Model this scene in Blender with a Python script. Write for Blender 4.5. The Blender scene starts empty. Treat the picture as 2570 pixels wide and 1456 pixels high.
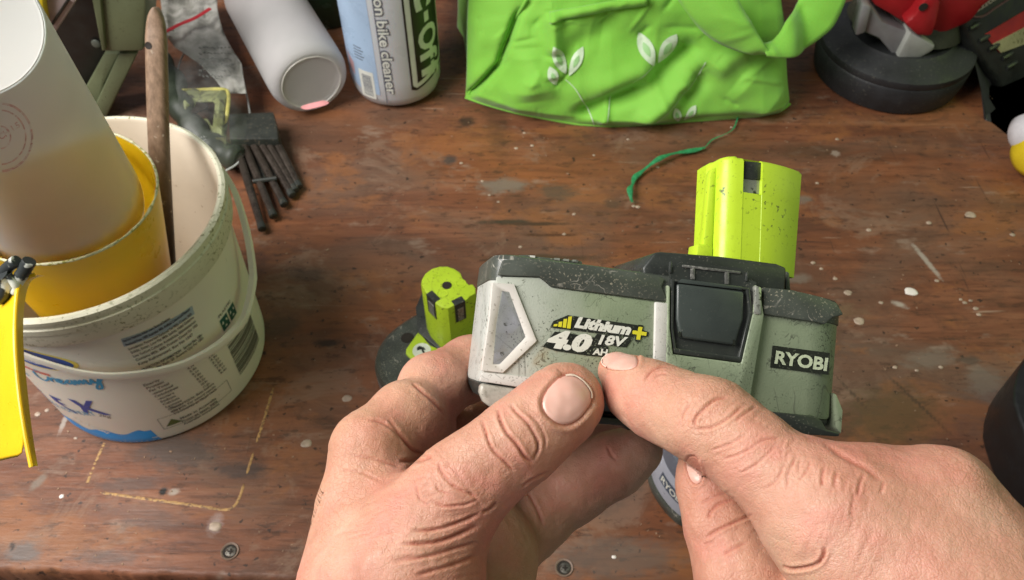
import bpy, bmesh, math, random
import numpy as np
from mathutils import Vector, Matrix, noise as mnoise
random.seed(7); rng = np.random.default_rng(7)
sc = bpy.context.scene
# ------------------------------------------------------------------ camera, light, exposure
W_, H_ = 2569.0, 1456.0
FPX, PITCH, CAMH = 2030.0, math.radians(51), 0.45
cam_d = bpy.data.cameras.new('camera'); cam = bpy.data.objects.new('camera', cam_d)
sc.collection.objects.link(cam); sc.camera = cam
cam.location = (0, 0, CAMH); cam.rotation_euler = (math.radians(90) - PITCH, 0, 0)
cam_d.sensor_width = 36; cam_d.lens = 36 * FPX / W_
cam_d.clip_start = 0.01; cam_d.clip_end = 30
cam_d.dof.use_dof = True; cam_d.dof.focus_distance = 0.243; cam_d.dof.aperture_fstop = 34
world = bpy.data.worlds.new("World"); sc.world = world; world.use_nodes = True
world.node_tree.nodes['Background'].inputs[0].default_value = (0.92, 0.95, 1.0, 1)
world.node_tree.nodes['Background'].inputs[1].default_value = 0.165
def area(name, loc, target, size, power, col, sizey=None):
    l = bpy.data.lights.new(name, 'AREA'); l.energy = power; l.color = col
    l.shape = 'RECTANGLE'; l.size = size; l.size_y = sizey or size
    o = bpy.data.objects.new(name, l); sc.collection.objects.link(o)
    o.location = loc; d = Vector(target) - Vector(loc)
    o.rotation_euler = d.to_track_quat('-Z', 'Y').to_euler(); return o
area('window_light', (-0.62, 0.15, 0.82), (-0.02, 0.28, 0.1), 0.58, 16.0, (1.0, 0.965, 0.93), 0.6)
area('doorway_light', (1.15, 0.35, 0.85), (0.1, 0.3, 0.1), 0.8, 2.7, (0.70, 1.0, 0.28))
sc.view_settings.view_transform = 'Standard'; sc.view_settings.look = 'None'
sc.view_settings.exposure = 0.0; sc.view_settings.gamma = 1.0

# ------------------------------------------------------------------ geometry of the view, used to measure where things stand
cF = np.array([0, math.cos(PITCH), -math.sin(PITCH)]); cR = np.array([1.0, 0, 0]); cU = np.array([0, math.sin(PITCH), math.cos(PITCH)])
C0 = np.array([0, 0, CAMH])
def ray(U, V):
    return cF + cR * ((U - 1284.5) / FPX) + cU * ((728 - V) / FPX)
def at(U, V, d): return C0 + ray(U, V) * d
def T(U, V, z=0.0):
    r = ray(U, V); return C0 + r * ((z - CAMH) / r[2])
def hitplane(U, V, P0, n):
    r = ray(U, V); return C0 + r * (np.dot(np.array(P0) - C0, n) / np.dot(r, n))
def proj(P):
    d = np.asarray(P) - C0; dep = d @ cF
    return np.stack([1284.5 + FPX * (d @ cR) / dep, 728 - FPX * (d @ cU) / dep, dep], -1)

# ------------------------------------------------------------------ scene helpers
OFF = {}
def tag(o, label=None, cat=None, group=None, kind=None):
    if label: o['label'] = label
    if cat: o['category'] = cat
    if group: o['group'] = group
    if kind: o['kind'] = kind
    return o
def thing(name, loc, label, cat, group=None):
    o = bpy.data.objects.new(name, None); sc.collection.objects.link(o)
    o.empty_display_size = 0.02; o.location = [float(x) for x in loc]; OFF[o.name] = np.array(loc, float)
    return tag(o, label, cat, group)
def mesh(name, V, F, m, parent=None, smooth=True, ang=35, origin=None, sub=0, bev=0, bseg=2, bang=30, solid=0):
    V = np.asarray(V, float)
    off = OFF[parent.name] if parent is not None else (np.array(origin, float) if origin is not None else V.mean(0) * [1, 1, 0] + [0, 0, V[:, 2].min()])
    me = bpy.data.meshes.new(name); me.from_pydata((V - off).tolist(), [], [list(map(int, f)) for f in F])
    bm = bmesh.new(); bm.from_mesh(me)
    bmesh.ops.remove_doubles(bm, verts=bm.verts, dist=1e-6)
    if not solid: bmesh.ops.recalc_face_normals(bm, faces=bm.faces)
    if bev:
        es = [e for e in bm.edges if len(e.link_faces) == 2 and e.calc_face_angle(0) > math.radians(bang)]
        bmesh.ops.bevel(bm, geom=es, offset=bev, segments=bseg, affect='EDGES', clamp_overlap=True, profile=0.5)
    bm.to_mesh(me); bm.free()
    if m is not None: me.materials.append(m)
    if smooth:
        me.polygons.foreach_set('use_smooth', [True] * len(me.polygons)); me.set_sharp_from_angle(angle=math.radians(ang))
    o = bpy.data.objects.new(name, me); sc.collection.objects.link(o)
    if parent is not None: o.parent = parent
    else: o.location = off.tolist()
    OFF[o.name] = off
    if solid:
        md = o.modifiers.new('s', 'SOLIDIFY'); md.thickness = solid; md.offset = 0
    if sub:
        md = o.modifiers.new('u', 'SUBSURF'); md.levels = sub; md.render_levels = sub
    return o
def loft(rings, cap0=True, cap1=True, closed=True):
    n = len(rings[0]); V = [p for r in rings for p in r]; F = []
    for i in range(len(rings) - 1):
        for j in range(n if closed else n - 1):
            k = (j + 1) % n; F.append([i * n + j, i * n + k, (i + 1) * n + k, (i + 1) * n + j])
    if cap0: F.append(list(range(n))[::-1])
    if cap1: F.append([(len(rings) - 1) * n + j for j in range(n)])
    return V, F
def basis(d):
    d = np.array(d, float); d /= np.linalg.norm(d)
    a = np.array([0, 0, 1.0]) if abs(d[2]) < 0.9 else np.array([1.0, 0, 0])
    u = np.cross(a, d); u /= np.linalg.norm(u); return u, np.cross(d, u), d
def lathe(A, B, prof, n=64, cap0=True, cap1=True, a0=0, a1=2 * math.pi):
    """prof: list of (t along the axis in metres, radius)"""
    A = np.array(A, float); u, v, d = basis(np.array(B, float) - A)
    full = abs(a1 - a0 - 2 * math.pi) < 1e-6
    th = np.linspace(a0, a1, n, endpoint=not full)
    rings = [[A + d * t + (u * math.cos(q) + v * math.sin(q)) * r for q in th] for t, r in prof]
    return loft(rings, cap0, cap1, closed=full)
def tube(P, R, n=10, cap=True, flat=1.0):
    P = [np.array(p, float) for p in P]; R = [R] * len(P) if np.isscalar(R) else R
    rings = []; u = None
    for i, p in enumerate(P):
        d = P[min(i + 1, len(P) - 1)] - P[max(i - 1, 0)]; d /= np.linalg.norm(d)
        if u is None: u, v, _ = basis(d)
        u = u - d * (u @ d); u /= np.linalg.norm(u); v = np.cross(d, u)
        rings.append([p + (u * math.cos(q) + v * math.sin(q) * flat) * R[i] for q in np.linspace(0, 2 * math.pi, n, endpoint=False)])
    return loft(rings, cap, cap)
def join(*VF):
    V = []; F = []
    for v, f in VF:
        b = len(V); V += list(v); F += [[i + b for i in q] for q in f]
    return V, F
def box(c, ax, half):
    c = np.array(c, float); V = [c + ax[0] * sx * half[0] + ax[1] * sy * half[1] + ax[2] * sz * half[2] for sz in (-1, 1) for sy in (-1, 1) for sx in (-1, 1)]
    return V, [[0, 2, 3, 1], [4, 5, 7, 6], [0, 1, 5, 4], [2, 6, 7, 3], [0, 4, 6, 2], [1, 3, 7, 5]]
AX = (np.array([1., 0, 0]), np.array([0, 1., 0]), np.array([0, 0, 1.]))
def spline(pts, n):
    P = np.array(pts, float); k = len(P); out = []
    for s in np.linspace(0, k - 1, n):
        i = min(int(s), k - 2); t = s - i
        p0, p1, p2, p3 = P[max(i - 1, 0)], P[i], P[i + 1], P[min(i + 2, k - 1)]
        out.append(0.5 * ((2 * p1) + (p2 - p0) * t + (2 * p0 - 5 * p1 + 4 * p2 - p3) * t * t + (3 * p1 - p0 - 3 * p2 + p3) * t ** 3))
    return np.array(out)
def zprism(px, z0, z1, zpx=None):
    """outline measured in the photo on the horizontal plane zpx, built from z0 to z1"""
    zpx = z1 if zpx is None else zpx
    Q = [T(u, v, zpx) for u, v in px]
    return loft([[np.array([q[0], q[1], z]) for q in Q] for z in (z0, z1)])
def yprism(px, y0, th):
    Q = [hitplane(u, v, (0, y0, 0), np.array([0, 1., 0])) for u, v in px]
    return loft([Q, [q + np.array([0, th, 0]) for q in Q]])
# flat print: polygon or lettering cut fine enough to follow a curved surface
def fine2d(V2, F, maxlen):
    bm = bmesh.new(); vs = [bm.verts.new((float(a), float(b), 0)) for a, b in V2]
    for f in F:
        try: bm.faces.new([vs[i] for i in f])
        except ValueError: pass
    bmesh.ops.triangulate(bm, faces=bm.faces)
    for _ in range(5):
        es = [e for e in bm.edges if e.calc_length() > maxlen]
        if not es: break
        bmesh.ops.subdivide_edges(bm, edges=es, cuts=1)
        bmesh.ops.triangulate(bm, faces=bm.faces)
    bm.verts.index_update()
    r = np.array([v.co[:2] for v in bm.verts]), [[v.index for v in f.verts] for f in bm.faces]
    bm.free(); return r
def decal(name, polys, fn, m, parent, maxlen=12, lift=None, **kw):
    allv = []
    for poly in polys:
        v, f = fine2d(poly, [list(range(len(poly)))], maxlen)
        allv.append(([fn(a, b) for a, b in v], f))
    return mesh(name, *join(*allv), m, parent, **kw)
_tc = {}
def text2d(s, bold=0.0, shear=0.0, space=1.0):
    key = (s, bold, shear, space)
    if key in _tc: return _tc[key]
    cu = bpy.data.curves.new('t', 'FONT'); cu.body = s; cu.size = 1; cu.offset = bold; cu.shear = shear; cu.space_character = space; cu.resolution_u = 3
    o = bpy.data.objects.new('t', cu); sc.collection.objects.link(o); bpy.context.view_layer.update()
    me = o.evaluated_get(bpy.context.evaluated_depsgraph_get()).to_mesh()
    V = np.array([v.co[:2] for v in me.vertices]).reshape(-1, 2); F = [list(p.vertices) for p in me.polygons]
    bpy.data.objects.remove(o); bpy.data.curves.remove(cu)
    x0 = V[:, 0].min(); V = V - [x0, 0]; V = V / 0.729
    _tc[key] = (V, F, V[:, 0].max()); return _tc[key]
def text_vf(s, fn, bold=0.0, shear=0.0, space=1.0, cut=0):
    """fn(x, y) with x from 0 to 1 along the word and y = 1 at capital height"""
    V, F, w = text2d(s, bold, shear, space)
    if cut: V, F = fine2d(V, F, cut)
    return [fn(x / w, y) for x, y in V], F
def pxline(O, E, cap, hit):
    O = np.array(O, float); E = np.array(E, float); d = E - O; n = np.array([d[1], -d[0]]) / np.linalg.norm(d)
    return lambda x, y: hit(*(O + d * x + n * y * cap))

# ------------------------------------------------------------------ materials
class G:
    def __init__(s, name):
        s.m = bpy.data.materials.new(name); s.m.use_nodes = True; s.t = s.m.node_tree; s.n = s.t.nodes; s.l = s.t.links
        s.b = s.n['Principled BSDF']; s.tc = s.n.new('ShaderNodeTexCoord'); s.co = s.tc.outputs['Object']
    def put(s, sock, v):
        if isinstance(v, bpy.types.NodeSocket): s.l.new(v, sock)
        else:
            if isinstance(v, (tuple, list)) and len(v) == 3 and sock.type == 'RGBA': v = (*v, 1)
            sock.default_value = v
    def mapv(s, scale=(1, 1, 1), loc=(0, 0, 0), rot=(0, 0, 0), vec=None):
        n = s.n.new('ShaderNodeMapping'); s.put(n.inputs[0], vec or s.co); n.inputs['Location'].default_value = loc
        n.inputs['Rotation'].default_value = rot; n.inputs['Scale'].default_value = scale; return n.outputs[0]
    def noise(s, scale, vec=None, detail=4, rough=.55, dist=0, out='Fac'):
        n = s.n.new('ShaderNodeTexNoise'); s.put(n.inputs['Vector'], vec or s.co); n.inputs['Scale'].default_value = scale
        n.inputs['Detail'].default_value = detail; n.inputs['Roughness'].default_value = rough; n.inputs['Distortion'].default_value = dist
        return n.outputs[out]
    def vor(s, scale, vec=None, feature='F1', rnd=1):
        n = s.n.new('ShaderNodeTexVoronoi'); n.feature = feature; s.put(n.inputs['Vector'], vec or s.co); n.inputs['Scale'].default_value = scale
        n.inputs['Randomness'].default_value = rnd; return n.outputs[0]
    def ramp(s, fac, *st, interp='LINEAR'):
        n = s.n.new('ShaderNodeValToRGB'); n.color_ramp.interpolation = interp; s.put(n.inputs[0], fac); e = n.color_ramp.elements
        while len(e) < len(st): e.new(0.5)
        for q, (p, c) in zip(e, st):
            q.position = p; q.color = (c, c, c, 1) if np.isscalar(c) else (*c, 1)
        return n.outputs[0]
    def mix(s, fac, a, b, mode='MIX'):
        n = s.n.new('ShaderNodeMix'); n.data_type = 'RGBA'; n.blend_type = mode; s.put(n.inputs[0], fac); s.put(n.inputs[6], a); s.put(n.inputs[7], b); return n.outputs[2]
    def math(s, op, a, b=0.0, c=0.0):
        n = s.n.new('ShaderNodeMath'); n.operation = op; s.put(n.inputs[0], a); s.put(n.inputs[1], b); s.put(n.inputs[2], c); return n.outputs[0]
    def bump(s, h, strength=.3, dist=.001, nrm=None):
        n = s.n.new('ShaderNodeBump'); n.inputs['Strength'].default_value = strength; n.inputs['Distance'].default_value = dist; s.put(n.inputs['Height'], h)
        if nrm is not None: s.put(n.inputs['Normal'], nrm)
        s.l.new(n.outputs[0], s.b.inputs['Normal']); return n.outputs[0]
    def set(s, **k):
        names = dict(col='Base Color', rough='Roughness', metal='Metallic', spec='Specular IOR Level', trans='Transmission Weight', ior='IOR', sss='Subsurface Weight', coat='Coat Weight', alpha='Alpha', sheen='Sheen Weight')
        for a, v in k.items(): s.put(s.b.inputs[names[a]], v)
        return s
def plastic(name, col, rough=.45, var=.12, vscale=60, dirt=None, dscale=500, damt=.62, scr=0.0, scol=None, bump=.15, bscale=900, **kw):
    g = G(name); c1 = tuple(min(1, x * (1 + var)) for x in col); c2 = tuple(x * (1 - var) for x in col)
    c = g.ramp(g.noise(vscale), (.3, c2), (.7, c1))
    if dirt is not None:
        mask = g.math('MULTIPLY', g.ramp(g.noise(dscale, detail=3), (damt, 0), (damt + .05, 1)), g.ramp(g.noise(vscale * .8, detail=2), (.40, .15), (.6, 1)))
        c = g.mix(mask, c, dirt)
    if scr:
        w = g.math('ABSOLUTE', g.math('SUBTRACT', g.noise(110, g.mapv((1, .35, 2.2), rot=(.3, .8, .4)), detail=2, dist=.4), .5))
        ln = g.math('MULTIPLY', g.ramp(w, (.004, 1), (.011, 0)), g.ramp(g.noise(vscale * 1.7), (.5, 0), (.6, scr)))
        c = g.mix(ln, c, scol or tuple(x * .25 for x in col))
    r = g.ramp(g.noise(vscale * 2), (.3, max(0, rough - .1)), (.7, min(1, rough + .12)))
    g.set(col=c, rough=r, **kw)
    if bump: g.bump(g.noise(bscale, detail=3), bump, .0002)
    return g.m

# ------------------------------------------------------------------ workbench
def wood_mat():
    g = G('bench_wood')
    gr = g.mapv((4.5, 30, 1)); gr2 = g.mapv((22, 210, 1)); blot = g.mapv((5, 9, 1))
    n1 = g.noise(1.6, gr, 6, .62, .6); n2 = g.noise(1.3, gr2, 5, .65, .3); n3 = g.noise(1.2, blot, 5, .6, .8)
    c = g.ramp(n1, (.25, (.085, .032, .017)), (.43, (.165, .060, .030)), (.60, (.235, .092, .046)), (.76, (.29, .145, .080)))
    c = g.mix(g.ramp(n2, (.36, .6), (.50, 0)), c, (.07, .026, .014))
    c = g.mix(g.ramp(n3, (.44, 0), (.66, .75)), c, (.15, .10, .070))            # greyed, worn patches
    c = g.mix(g.ramp(g.noise(3.1, g.mapv((1, 1.6, 1), loc=(3, 2, 0)), 4, .6, .5), (.50, 0), (.66, .6)), c, (.34, .115, .034))
    c = g.mix(g.ramp(g.noise(2.2, g.mapv((1.3, 2.4, 1), loc=(7, 5, 0)), 4, .6, .5), (.52, 0), (.68, .55)), c, (.10, .045, .025))
    c = g.mix(g.ramp(g.noise(38, g.mapv((.5, 1.2, 1)), 4, .7), (.60, 0), (.70, .55)), c, (.33, .24, .18))   # scuffed spots
    c = g.mix(g.ramp(g.noise(20, g.mapv((1, 1.5, 1), loc=(1, 3, 0)), 6, .75, .6), (.50, 0), (.60, .45)), c, (.10, .048, .028))
    c = g.mix(g.ramp(g.noise(13, g.mapv((1, 1.3, 1), loc=(6, 1, 0)), 6, .75, .6), (.56, 0), (.64, .50)), c, (.27, .17, .115))
    c = g.mix(g.ramp(g.noise(9, g.mapv((1, 1.6, 1), loc=(9, 9, 0)), 6, .7, .4), (.54, 0), (.62, .55)), c, (.30, .115, .040))
    c = g.mix(g.ramp(g.noise(90, g.mapv((.6, 1.6, 1)), 4, .7), (.58, 0), (.64, .55)), c, (.05, .026, .016))
    c = g.mix(g.ramp(g.noise(170, detail=3), (.66, 0), (.69, .85)), c, (.030, .018, .013))
    # scratches
    for rot, sc_, s in ((.15, (14, 300, 1), 1), (1.2, (220, 10, 1), 2), (.8, (12, 260, 1), 3)):
        v = g.mapv(sc_, loc=(s, s, 0), rot=(0, 0, rot))
        k = g.math('MULTIPLY', g.ramp(g.noise(1, v, 2, .5), (.70, 0), (.74, .7)), g.ramp(g.noise(11, detail=1), (.45, 0), (.55, 1)))
        c = g.mix(k, c, (.045, .025, .018) if s != 3 else (.36, .24, .17))
    # individual stains, knots and scrapes, where they lie on the bench: (U, V, half length px, half width px, turn, colour, strength)
    dark = (.035, .022, .016); grey = (.20, .165, .13); pale = (.42, .36, .30); ylw = (.42, .23, .07); red = (.22, .055, .03)
    sp = [(1172, 306, 26, 17, 0, dark, .8), (1128, 402, 26, 16, 0, (.06, .05, .045), .8), (1262, 466, 75, 24, .05, grey, .8), (1398, 482, 60, 26, 0, (.09, .07, .05), .7),
          (1262, 557, 90, 8, 0, (.05, .04, .025), .9), (1340, 562, 130, 6, 0, (.06, .035, .02), .9), (1380, 590, 100, 5, 0, (.07, .03, .015), .8), (1350, 648, 190, 11, 0, (.06, .04, .02), .7),
          (1540, 512, 30, 16, 0, (.07, .05, .035), .6), (2015, 500, 30, 12, .2, grey, .7), (2095, 385, 20, 12, 0, pale, .5), (2324, 655, 9, 60, .28, pale, .8), (2258, 765, 26, 9, -.5, pale, .85),
          (2390, 803, 50, 4, 0, dark, .8), (2432, 545, 16, 5, 0, dark, .8), (2430, 905, 40, 16, 0, (.08, .06, .045), .7), (2335, 900, 90, 30, .2, grey, .6), (2470, 960, 60, 60, 0, grey, .6),
          (1985, 950, 18, 5, .3, dark, .8), (2300, 1010, 7, 120, .55, (.05, .035, .022), .8), (2150, 1000, 6, 90, .5, (.05, .035, .022), .7), (2230, 1040, 160, 90, .2, (.10, .065, .03), .7),
          (770, 690, 60, 24, 0, dark, .5), (820, 862, 44, 14, 0, dark, .85), (820, 1060, 60, 22, 0, dark, .5), (700, 820, 70, 40, .2, (.06, .04, .025), .6),
          (450, 1130, 130, 60, -.1, (.08, .06, .05), .8), (600, 1180, 90, 26, -.1, (.06, .045, .04), .75), (330, 1215, 110, 24, .1, (.09, .06, .05), .7), (410, 1232, 12, 12, 0, (.01, .008, .006), 1),
          (437, 1235, 18, 12, 0, pale, .7), (95, 1210, 14, 34, -.5, grey, .7), (160, 1060, 8, 44, 0, pale, .75), (60, 1386, 60, 34, 0, (.13, .11, .10), .8), (30, 1375, 8, 18, .2, dark, 1),
          (350, 1290, 150, 44, -.2, (.13, .08, .065), .5), (270, 1400, 110, 24, 0, (.11, .08, .07), .6), (540, 1315, 24, 34, 0, (.40, .33, .31), .55), (908, 1425, 30, 20, 0, grey, .7),
          (1240, 250, 40, 200, .1, (.06, .03, .018), .5), (1150, 60, 50, 140, 0, (.05, .025, .016), .6), (640, 660, 40, 60, 0, (.07, .03, .02), .6), (2030, 380, 120, 30, 0, (.07, .04, .02), .5),
          (1500, 1240, 160, 60, .3, (.09, .07, .055), .65), (1540, 1400, 200, 70, 0, (.12, .10, .085), .6), (1560, 1030, 30, 8, 1, dark, .6), (1430, 1290, 60, 20, .4, grey, .5), (2000, 700, 50, 14, .1, grey, .6), (2060, 780, 130, 30, 0, (.20, .13, .07), .5)]
    g.stains = sp
    at_ = g.n.new('ShaderNodeAttribute'); at_.attribute_name = 'stain'; at2 = g.n.new('ShaderNodeAttribute'); at2.attribute_name = 'stain_edge'
    d = g.math('ADD', at2.outputs['Fac'], g.math('MULTIPLY', g.math('SUBTRACT', g.noise(170, g.mapv((.6, 1, 1)), 5, .7), .5), 1.5))
    c = g.mix(g.math('MULTIPLY', g.ramp(d, (.45, 1), (1.0, 0)), at_.outputs['Alpha']), c, at_.outputs['Color'])
    g.set(col=c, rough=g.ramp(g.noise(30, gr), (.3, .42), (.7, .62)), spec=.35)
    h = g.math('ADD', g.math('MULTIPLY', n2, .6), g.math('ADD', g.math('MULTIPLY', n1, .5), g.math('MULTIPLY', g.noise(400, g.mapv((.4, 1, 1))), .35)))
    g.bump(h, .45, .0012); return g.m, sp
WOOD, STAINS = wood_mat()
bench = thing('workbench', (0, 0.4, 0), 'old reddish brown wooden workbench top, stained, scratched and spotted with paint', 'workbench')
e0, e1 = T(0, 1421), T(760, 1447); sl = (e1[1] - e0[1]) / (e1[0] - e0[0])
ye = lambda x: e0[1] + (x - e0[0]) * sl
xs = np.concatenate([np.linspace(-1.1, -.62, 6)[:-1], np.arange(-.62, .62, .0016), np.linspace(.62, 1.1, 6)])
rel = np.concatenate([np.array([-.03, -.0022]), np.arange(0, .85, .0016) ** 1.0, [.9, 1.05 ]])
V = np.zeros((len(rel), len(xs), 3)); eoff = np.array([.0012 * mnoise.noise((x * 60, 0, 0)) + .0008 * mnoise.noise((x * 300, 5, 0)) for x in xs])
for i, r in enumerate(rel):
    V[i, :, 0] = xs
    if i == 0: V[i, :, 1] = ye(xs) + eoff - .0024; V[i, :, 2] = -.03
    elif i == 1: V[i, :, 1] = ye(xs) + eoff - .0024; V[i, :, 2] = -.0022
    else: V[i, :, 1] = ye(xs) + eoff * math.exp(-r * 200) + r
nr, nc = len(rel), len(xs); V = V.reshape(-1, 3)
I = np.arange(nr * nc).reshape(nr, nc); Fq = np.stack([I[:-1, :-1], I[:-1, 1:], I[1:, 1:], I[1:, :-1]], -1).reshape(-1, 4)
me = bpy.data.meshes.new('bench_top'); me.vertices.add(len(V)); me.loops.add(Fq.size); me.polygons.add(len(Fq))
me.loops.foreach_set('vertex_index', Fq.ravel()); me.polygons.foreach_set('loop_start', np.arange(0, Fq.size, 4))
me.vertices.foreach_set('co', V.ravel()); me.update(calc_edges=True); me.materials.append(WOOD)
best = np.full(len(V), 9.0); colr = np.zeros((len(V), 4))
for (U, W, a, b, rot, col, st) in STAINS:
    P = T(U, W); rx = abs(T(U + a, W)[0] - P[0]); ry = abs(T(U, W + b)[1] - P[1])
    dx = V[:, 0] - P[0]; dy = V[:, 1] - P[1]; c_, s_ = math.cos(rot), math.sin(rot)
    d = np.hypot((dx * c_ + dy * s_) / rx, (-dx * s_ + dy * c_) / ry); m_ = d < best
    best[m_] = d[m_]; colr[m_] = (*col, st)
at1 = me.attributes.new('stain', 'FLOAT_COLOR', 'POINT'); at1.data.foreach_set('color', colr.ravel())
at2 = me.attributes.new('stain_edge', 'FLOAT', 'POINT'); at2.data.foreach_set('value', best)
o = bpy.data.objects.new('bench_top', me); sc.collection.objects.link(o); o.parent = bench; o.location = (-OFF[bench.name]).tolist()
# object coordinates of the bench wood are world coordinates: keep the origin at the world origin
def worldorg(o):
    off = OFF[o.name]
    for v in o.data.vertices: v.co += Vector(off.tolist())
    o.location = (-off).tolist()
mt_glue = plastic('dried_glue', (.42, .24, .085), .6, var=.3, vscale=300, dirt=(.14, .07, .04), dscale=500, damt=.5)
for pts in ([(222, 1232), (350, 1250), (470, 1266), (560, 1279), (585, 1272), (602, 1245), (625, 1170), (660, 1060), (690, 960)], [(219, 1212), (240, 1160), (262, 1112)]):
    P = spline(pts, 160); runs = []; cur = []
    for i, p in enumerate(P):
        if mnoise.noise((i * .13, len(pts), 2)) > -.22: cur.append((p, i))
        else:
            if len(cur) > 2: runs.append(cur)
            cur = []
    if len(cur) > 2: runs.append(cur)
    for run in runs:
        A_ = []; B_ = []
        for k, (p, i) in enumerate(run):
            q = T(*p); dd = T(*run[min(k + 1, len(run) - 1)][0]) - T(*run[max(k - 1, 0)][0]); dd /= np.linalg.norm(dd); nn = np.array([-dd[1], dd[0], 0])
            w = .0011 * (.75 + .5 * mnoise.noise((i * .7, 3, 1))) * min(1, k / 2 + .2, (len(run) - 1 - k) / 2 + .2); A_.append(q + nn * w + [0, 0, .0001]); B_.append(q - nn * w + [0, 0, .0001])
        V, F = loft([A_, [(a + b) / 2 + [0, 0, .0002] for a, b in zip(A_, B_)], B_], False, False, closed=False)
        mesh('glue_trace', V, F, mt_glue, bench)
V, F = box((0, ye(0) - .075, -.020), AX, (1.1, .07, .014)); o = mesh('front_board', V, F, WOOD, bench, bev=.001); o['label'] = 'lower board along the front edge of the bench'; worldorg(o)
mt_steel = plastic('screw_steel', (.16, .15, .13), .45, metal=.8, dirt=(.04, .025, .015), dscale=900, damt=.5)
mt_rim = plastic('screw_rim', (.22, .15, .11), .6, dirt=(.06, .04, .03))
mt_hole = plastic('screw_hole', (.02, .014, .01), .8)
for (U, V_) in ((577, 1384), (1415, 1425)):
    P = T(U, V_)
    v1 = lathe(P + [0, 0, .0004], P + [0, 0, .01], [(0, .0052), (.0004, .0050), (.0002, .0044), (-.0002, .0040)], 28, False, False)
    s = mesh('screw', *v1, mt_rim, bench)
    v2 = lathe(P + [0, 0, .0002], P + [0, 0, .01], [(0, .0041), (.0001, .0040)], 28, False, True)
    mesh('screw_recess', *v2, mt_hole, s)
    v3 = lathe(P + [.0006, -.0003, .0003], P + [.0006, -.0003, .01], [(0, .0032), (.0004, .0030), (.0006, .0018)], 24)
    mesh('screw_head', *v3, mt_steel, s)
    b1 = box(P + [.0006, -.0003, .0010], AX, (.0016, .0004, .00012)); b2 = box(P + [.0006, -.0003, .0010], AX, (.0004, .0016, .00015))
    mesh('screw_slot', *join(b1, b2), mt_hole, s)
# dried paint drops and dots
mt_drop = plastic('paint_drop', (.42, .32, .24), .45, var=.25, vscale=300)
mt_chip = plastic('paint_chip_white', (.85, .78, .72), .4)
drops = [(870, 1000, 11), (768, 1114, 13), (540, 1322, 14), (2285, 732, 15), (155, 1246, 7), (1600, 520, 6), (1440, 538, 5), (1415, 588, 5), (1250, 507, 4), (1590, 518, 5), (2180, 578, 7), (2330, 560, 7), (2435, 540, 12), (2455, 790, 6),
         (2350, 705, 6), (2420, 760, 6), (2435, 755, 5), (2410, 752, 5), (2448, 775, 7), (2155, 806, 12), (2060, 675, 5), (2095, 700, 6), (2040, 660, 6), (2127, 735, 9), (2210, 760, 6), (2245, 922, 6), (2360, 922, 6), (2300, 930, 5),
         (1295, 373, 5), (1315, 334, 4), (1335, 366, 5), (1305, 620, 5), (1540, 1398, 6), (1650, 420, 5), (1575, 350, 4), (1490, 390, 4), (1835, 320, 4), (2050, 460, 5), (2100, 350, 5), (2085, 1010, 5), (1157, 410, 5), (1210, 455, 4), (1228, 490, 4), (2540, 590, 7), (1530, 1110, 5), (190, 1100, 5), (95, 1040, 8), (118, 1030, 6)]
for i, (U, V_, r) in enumerate(drops):
    P = T(U, V_); R_ = np.linalg.norm(T(U + r, V_) - P) * (.8 if r < 9 else .9); n = 12
    big = r >= 9
    rr = [R_ * (1 + .28 * mnoise.noise((i * 3.3, math.cos(q) * 1.3, math.sin(q) * 1.3))) for q in np.linspace(0, 2 * math.pi, n, endpoint=False)]
    hz = R_ * (.22 if big else .5)
    rings = [[P + [math.cos(q) * rr[j] * k * (1.25), math.sin(q) * rr[j] * k, z] for j, q in enumerate(np.linspace(0, 2 * math.pi, n, endpoint=False))] for k, z in ((1, .0001), (.9, hz * .6), (.55, hz), (.2, hz * 1.05))]
    mesh('paint_drop', *loft(rings, False, True), mt_chip if (U, V_) in ((2285, 732), (155, 1246), (1540, 1398)) else mt_drop, bench)
# crumbs and dust
mt_crumb = plastic('crumb', (.30, .19, .12), .8, var=.3, vscale=30)
vf = []
for i in range(520):
    U, V_ = rng.uniform(20, 2560), rng.uniform(240, 1440); P = T(U, V_); s = rng.uniform(.00012, .00050) * (1.6 if rng.random() < .05 else 1)
    q = rng.uniform(0, 3.14); a = (np.array([math.cos(q), math.sin(q), 0]), np.array([-math.sin(q), math.cos(q), 0]), np.array([0, 0, 1.]))
    vf.append(box(P + [0, 0, s * .4], a, (s * rng.uniform(.8, 1.8), s * rng.uniform(.5, 1), s * .4)))
o = mesh('crumbs', *join(*vf), mt_crumb, bench, smooth=False); o['kind'] = 'stuff'

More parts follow.
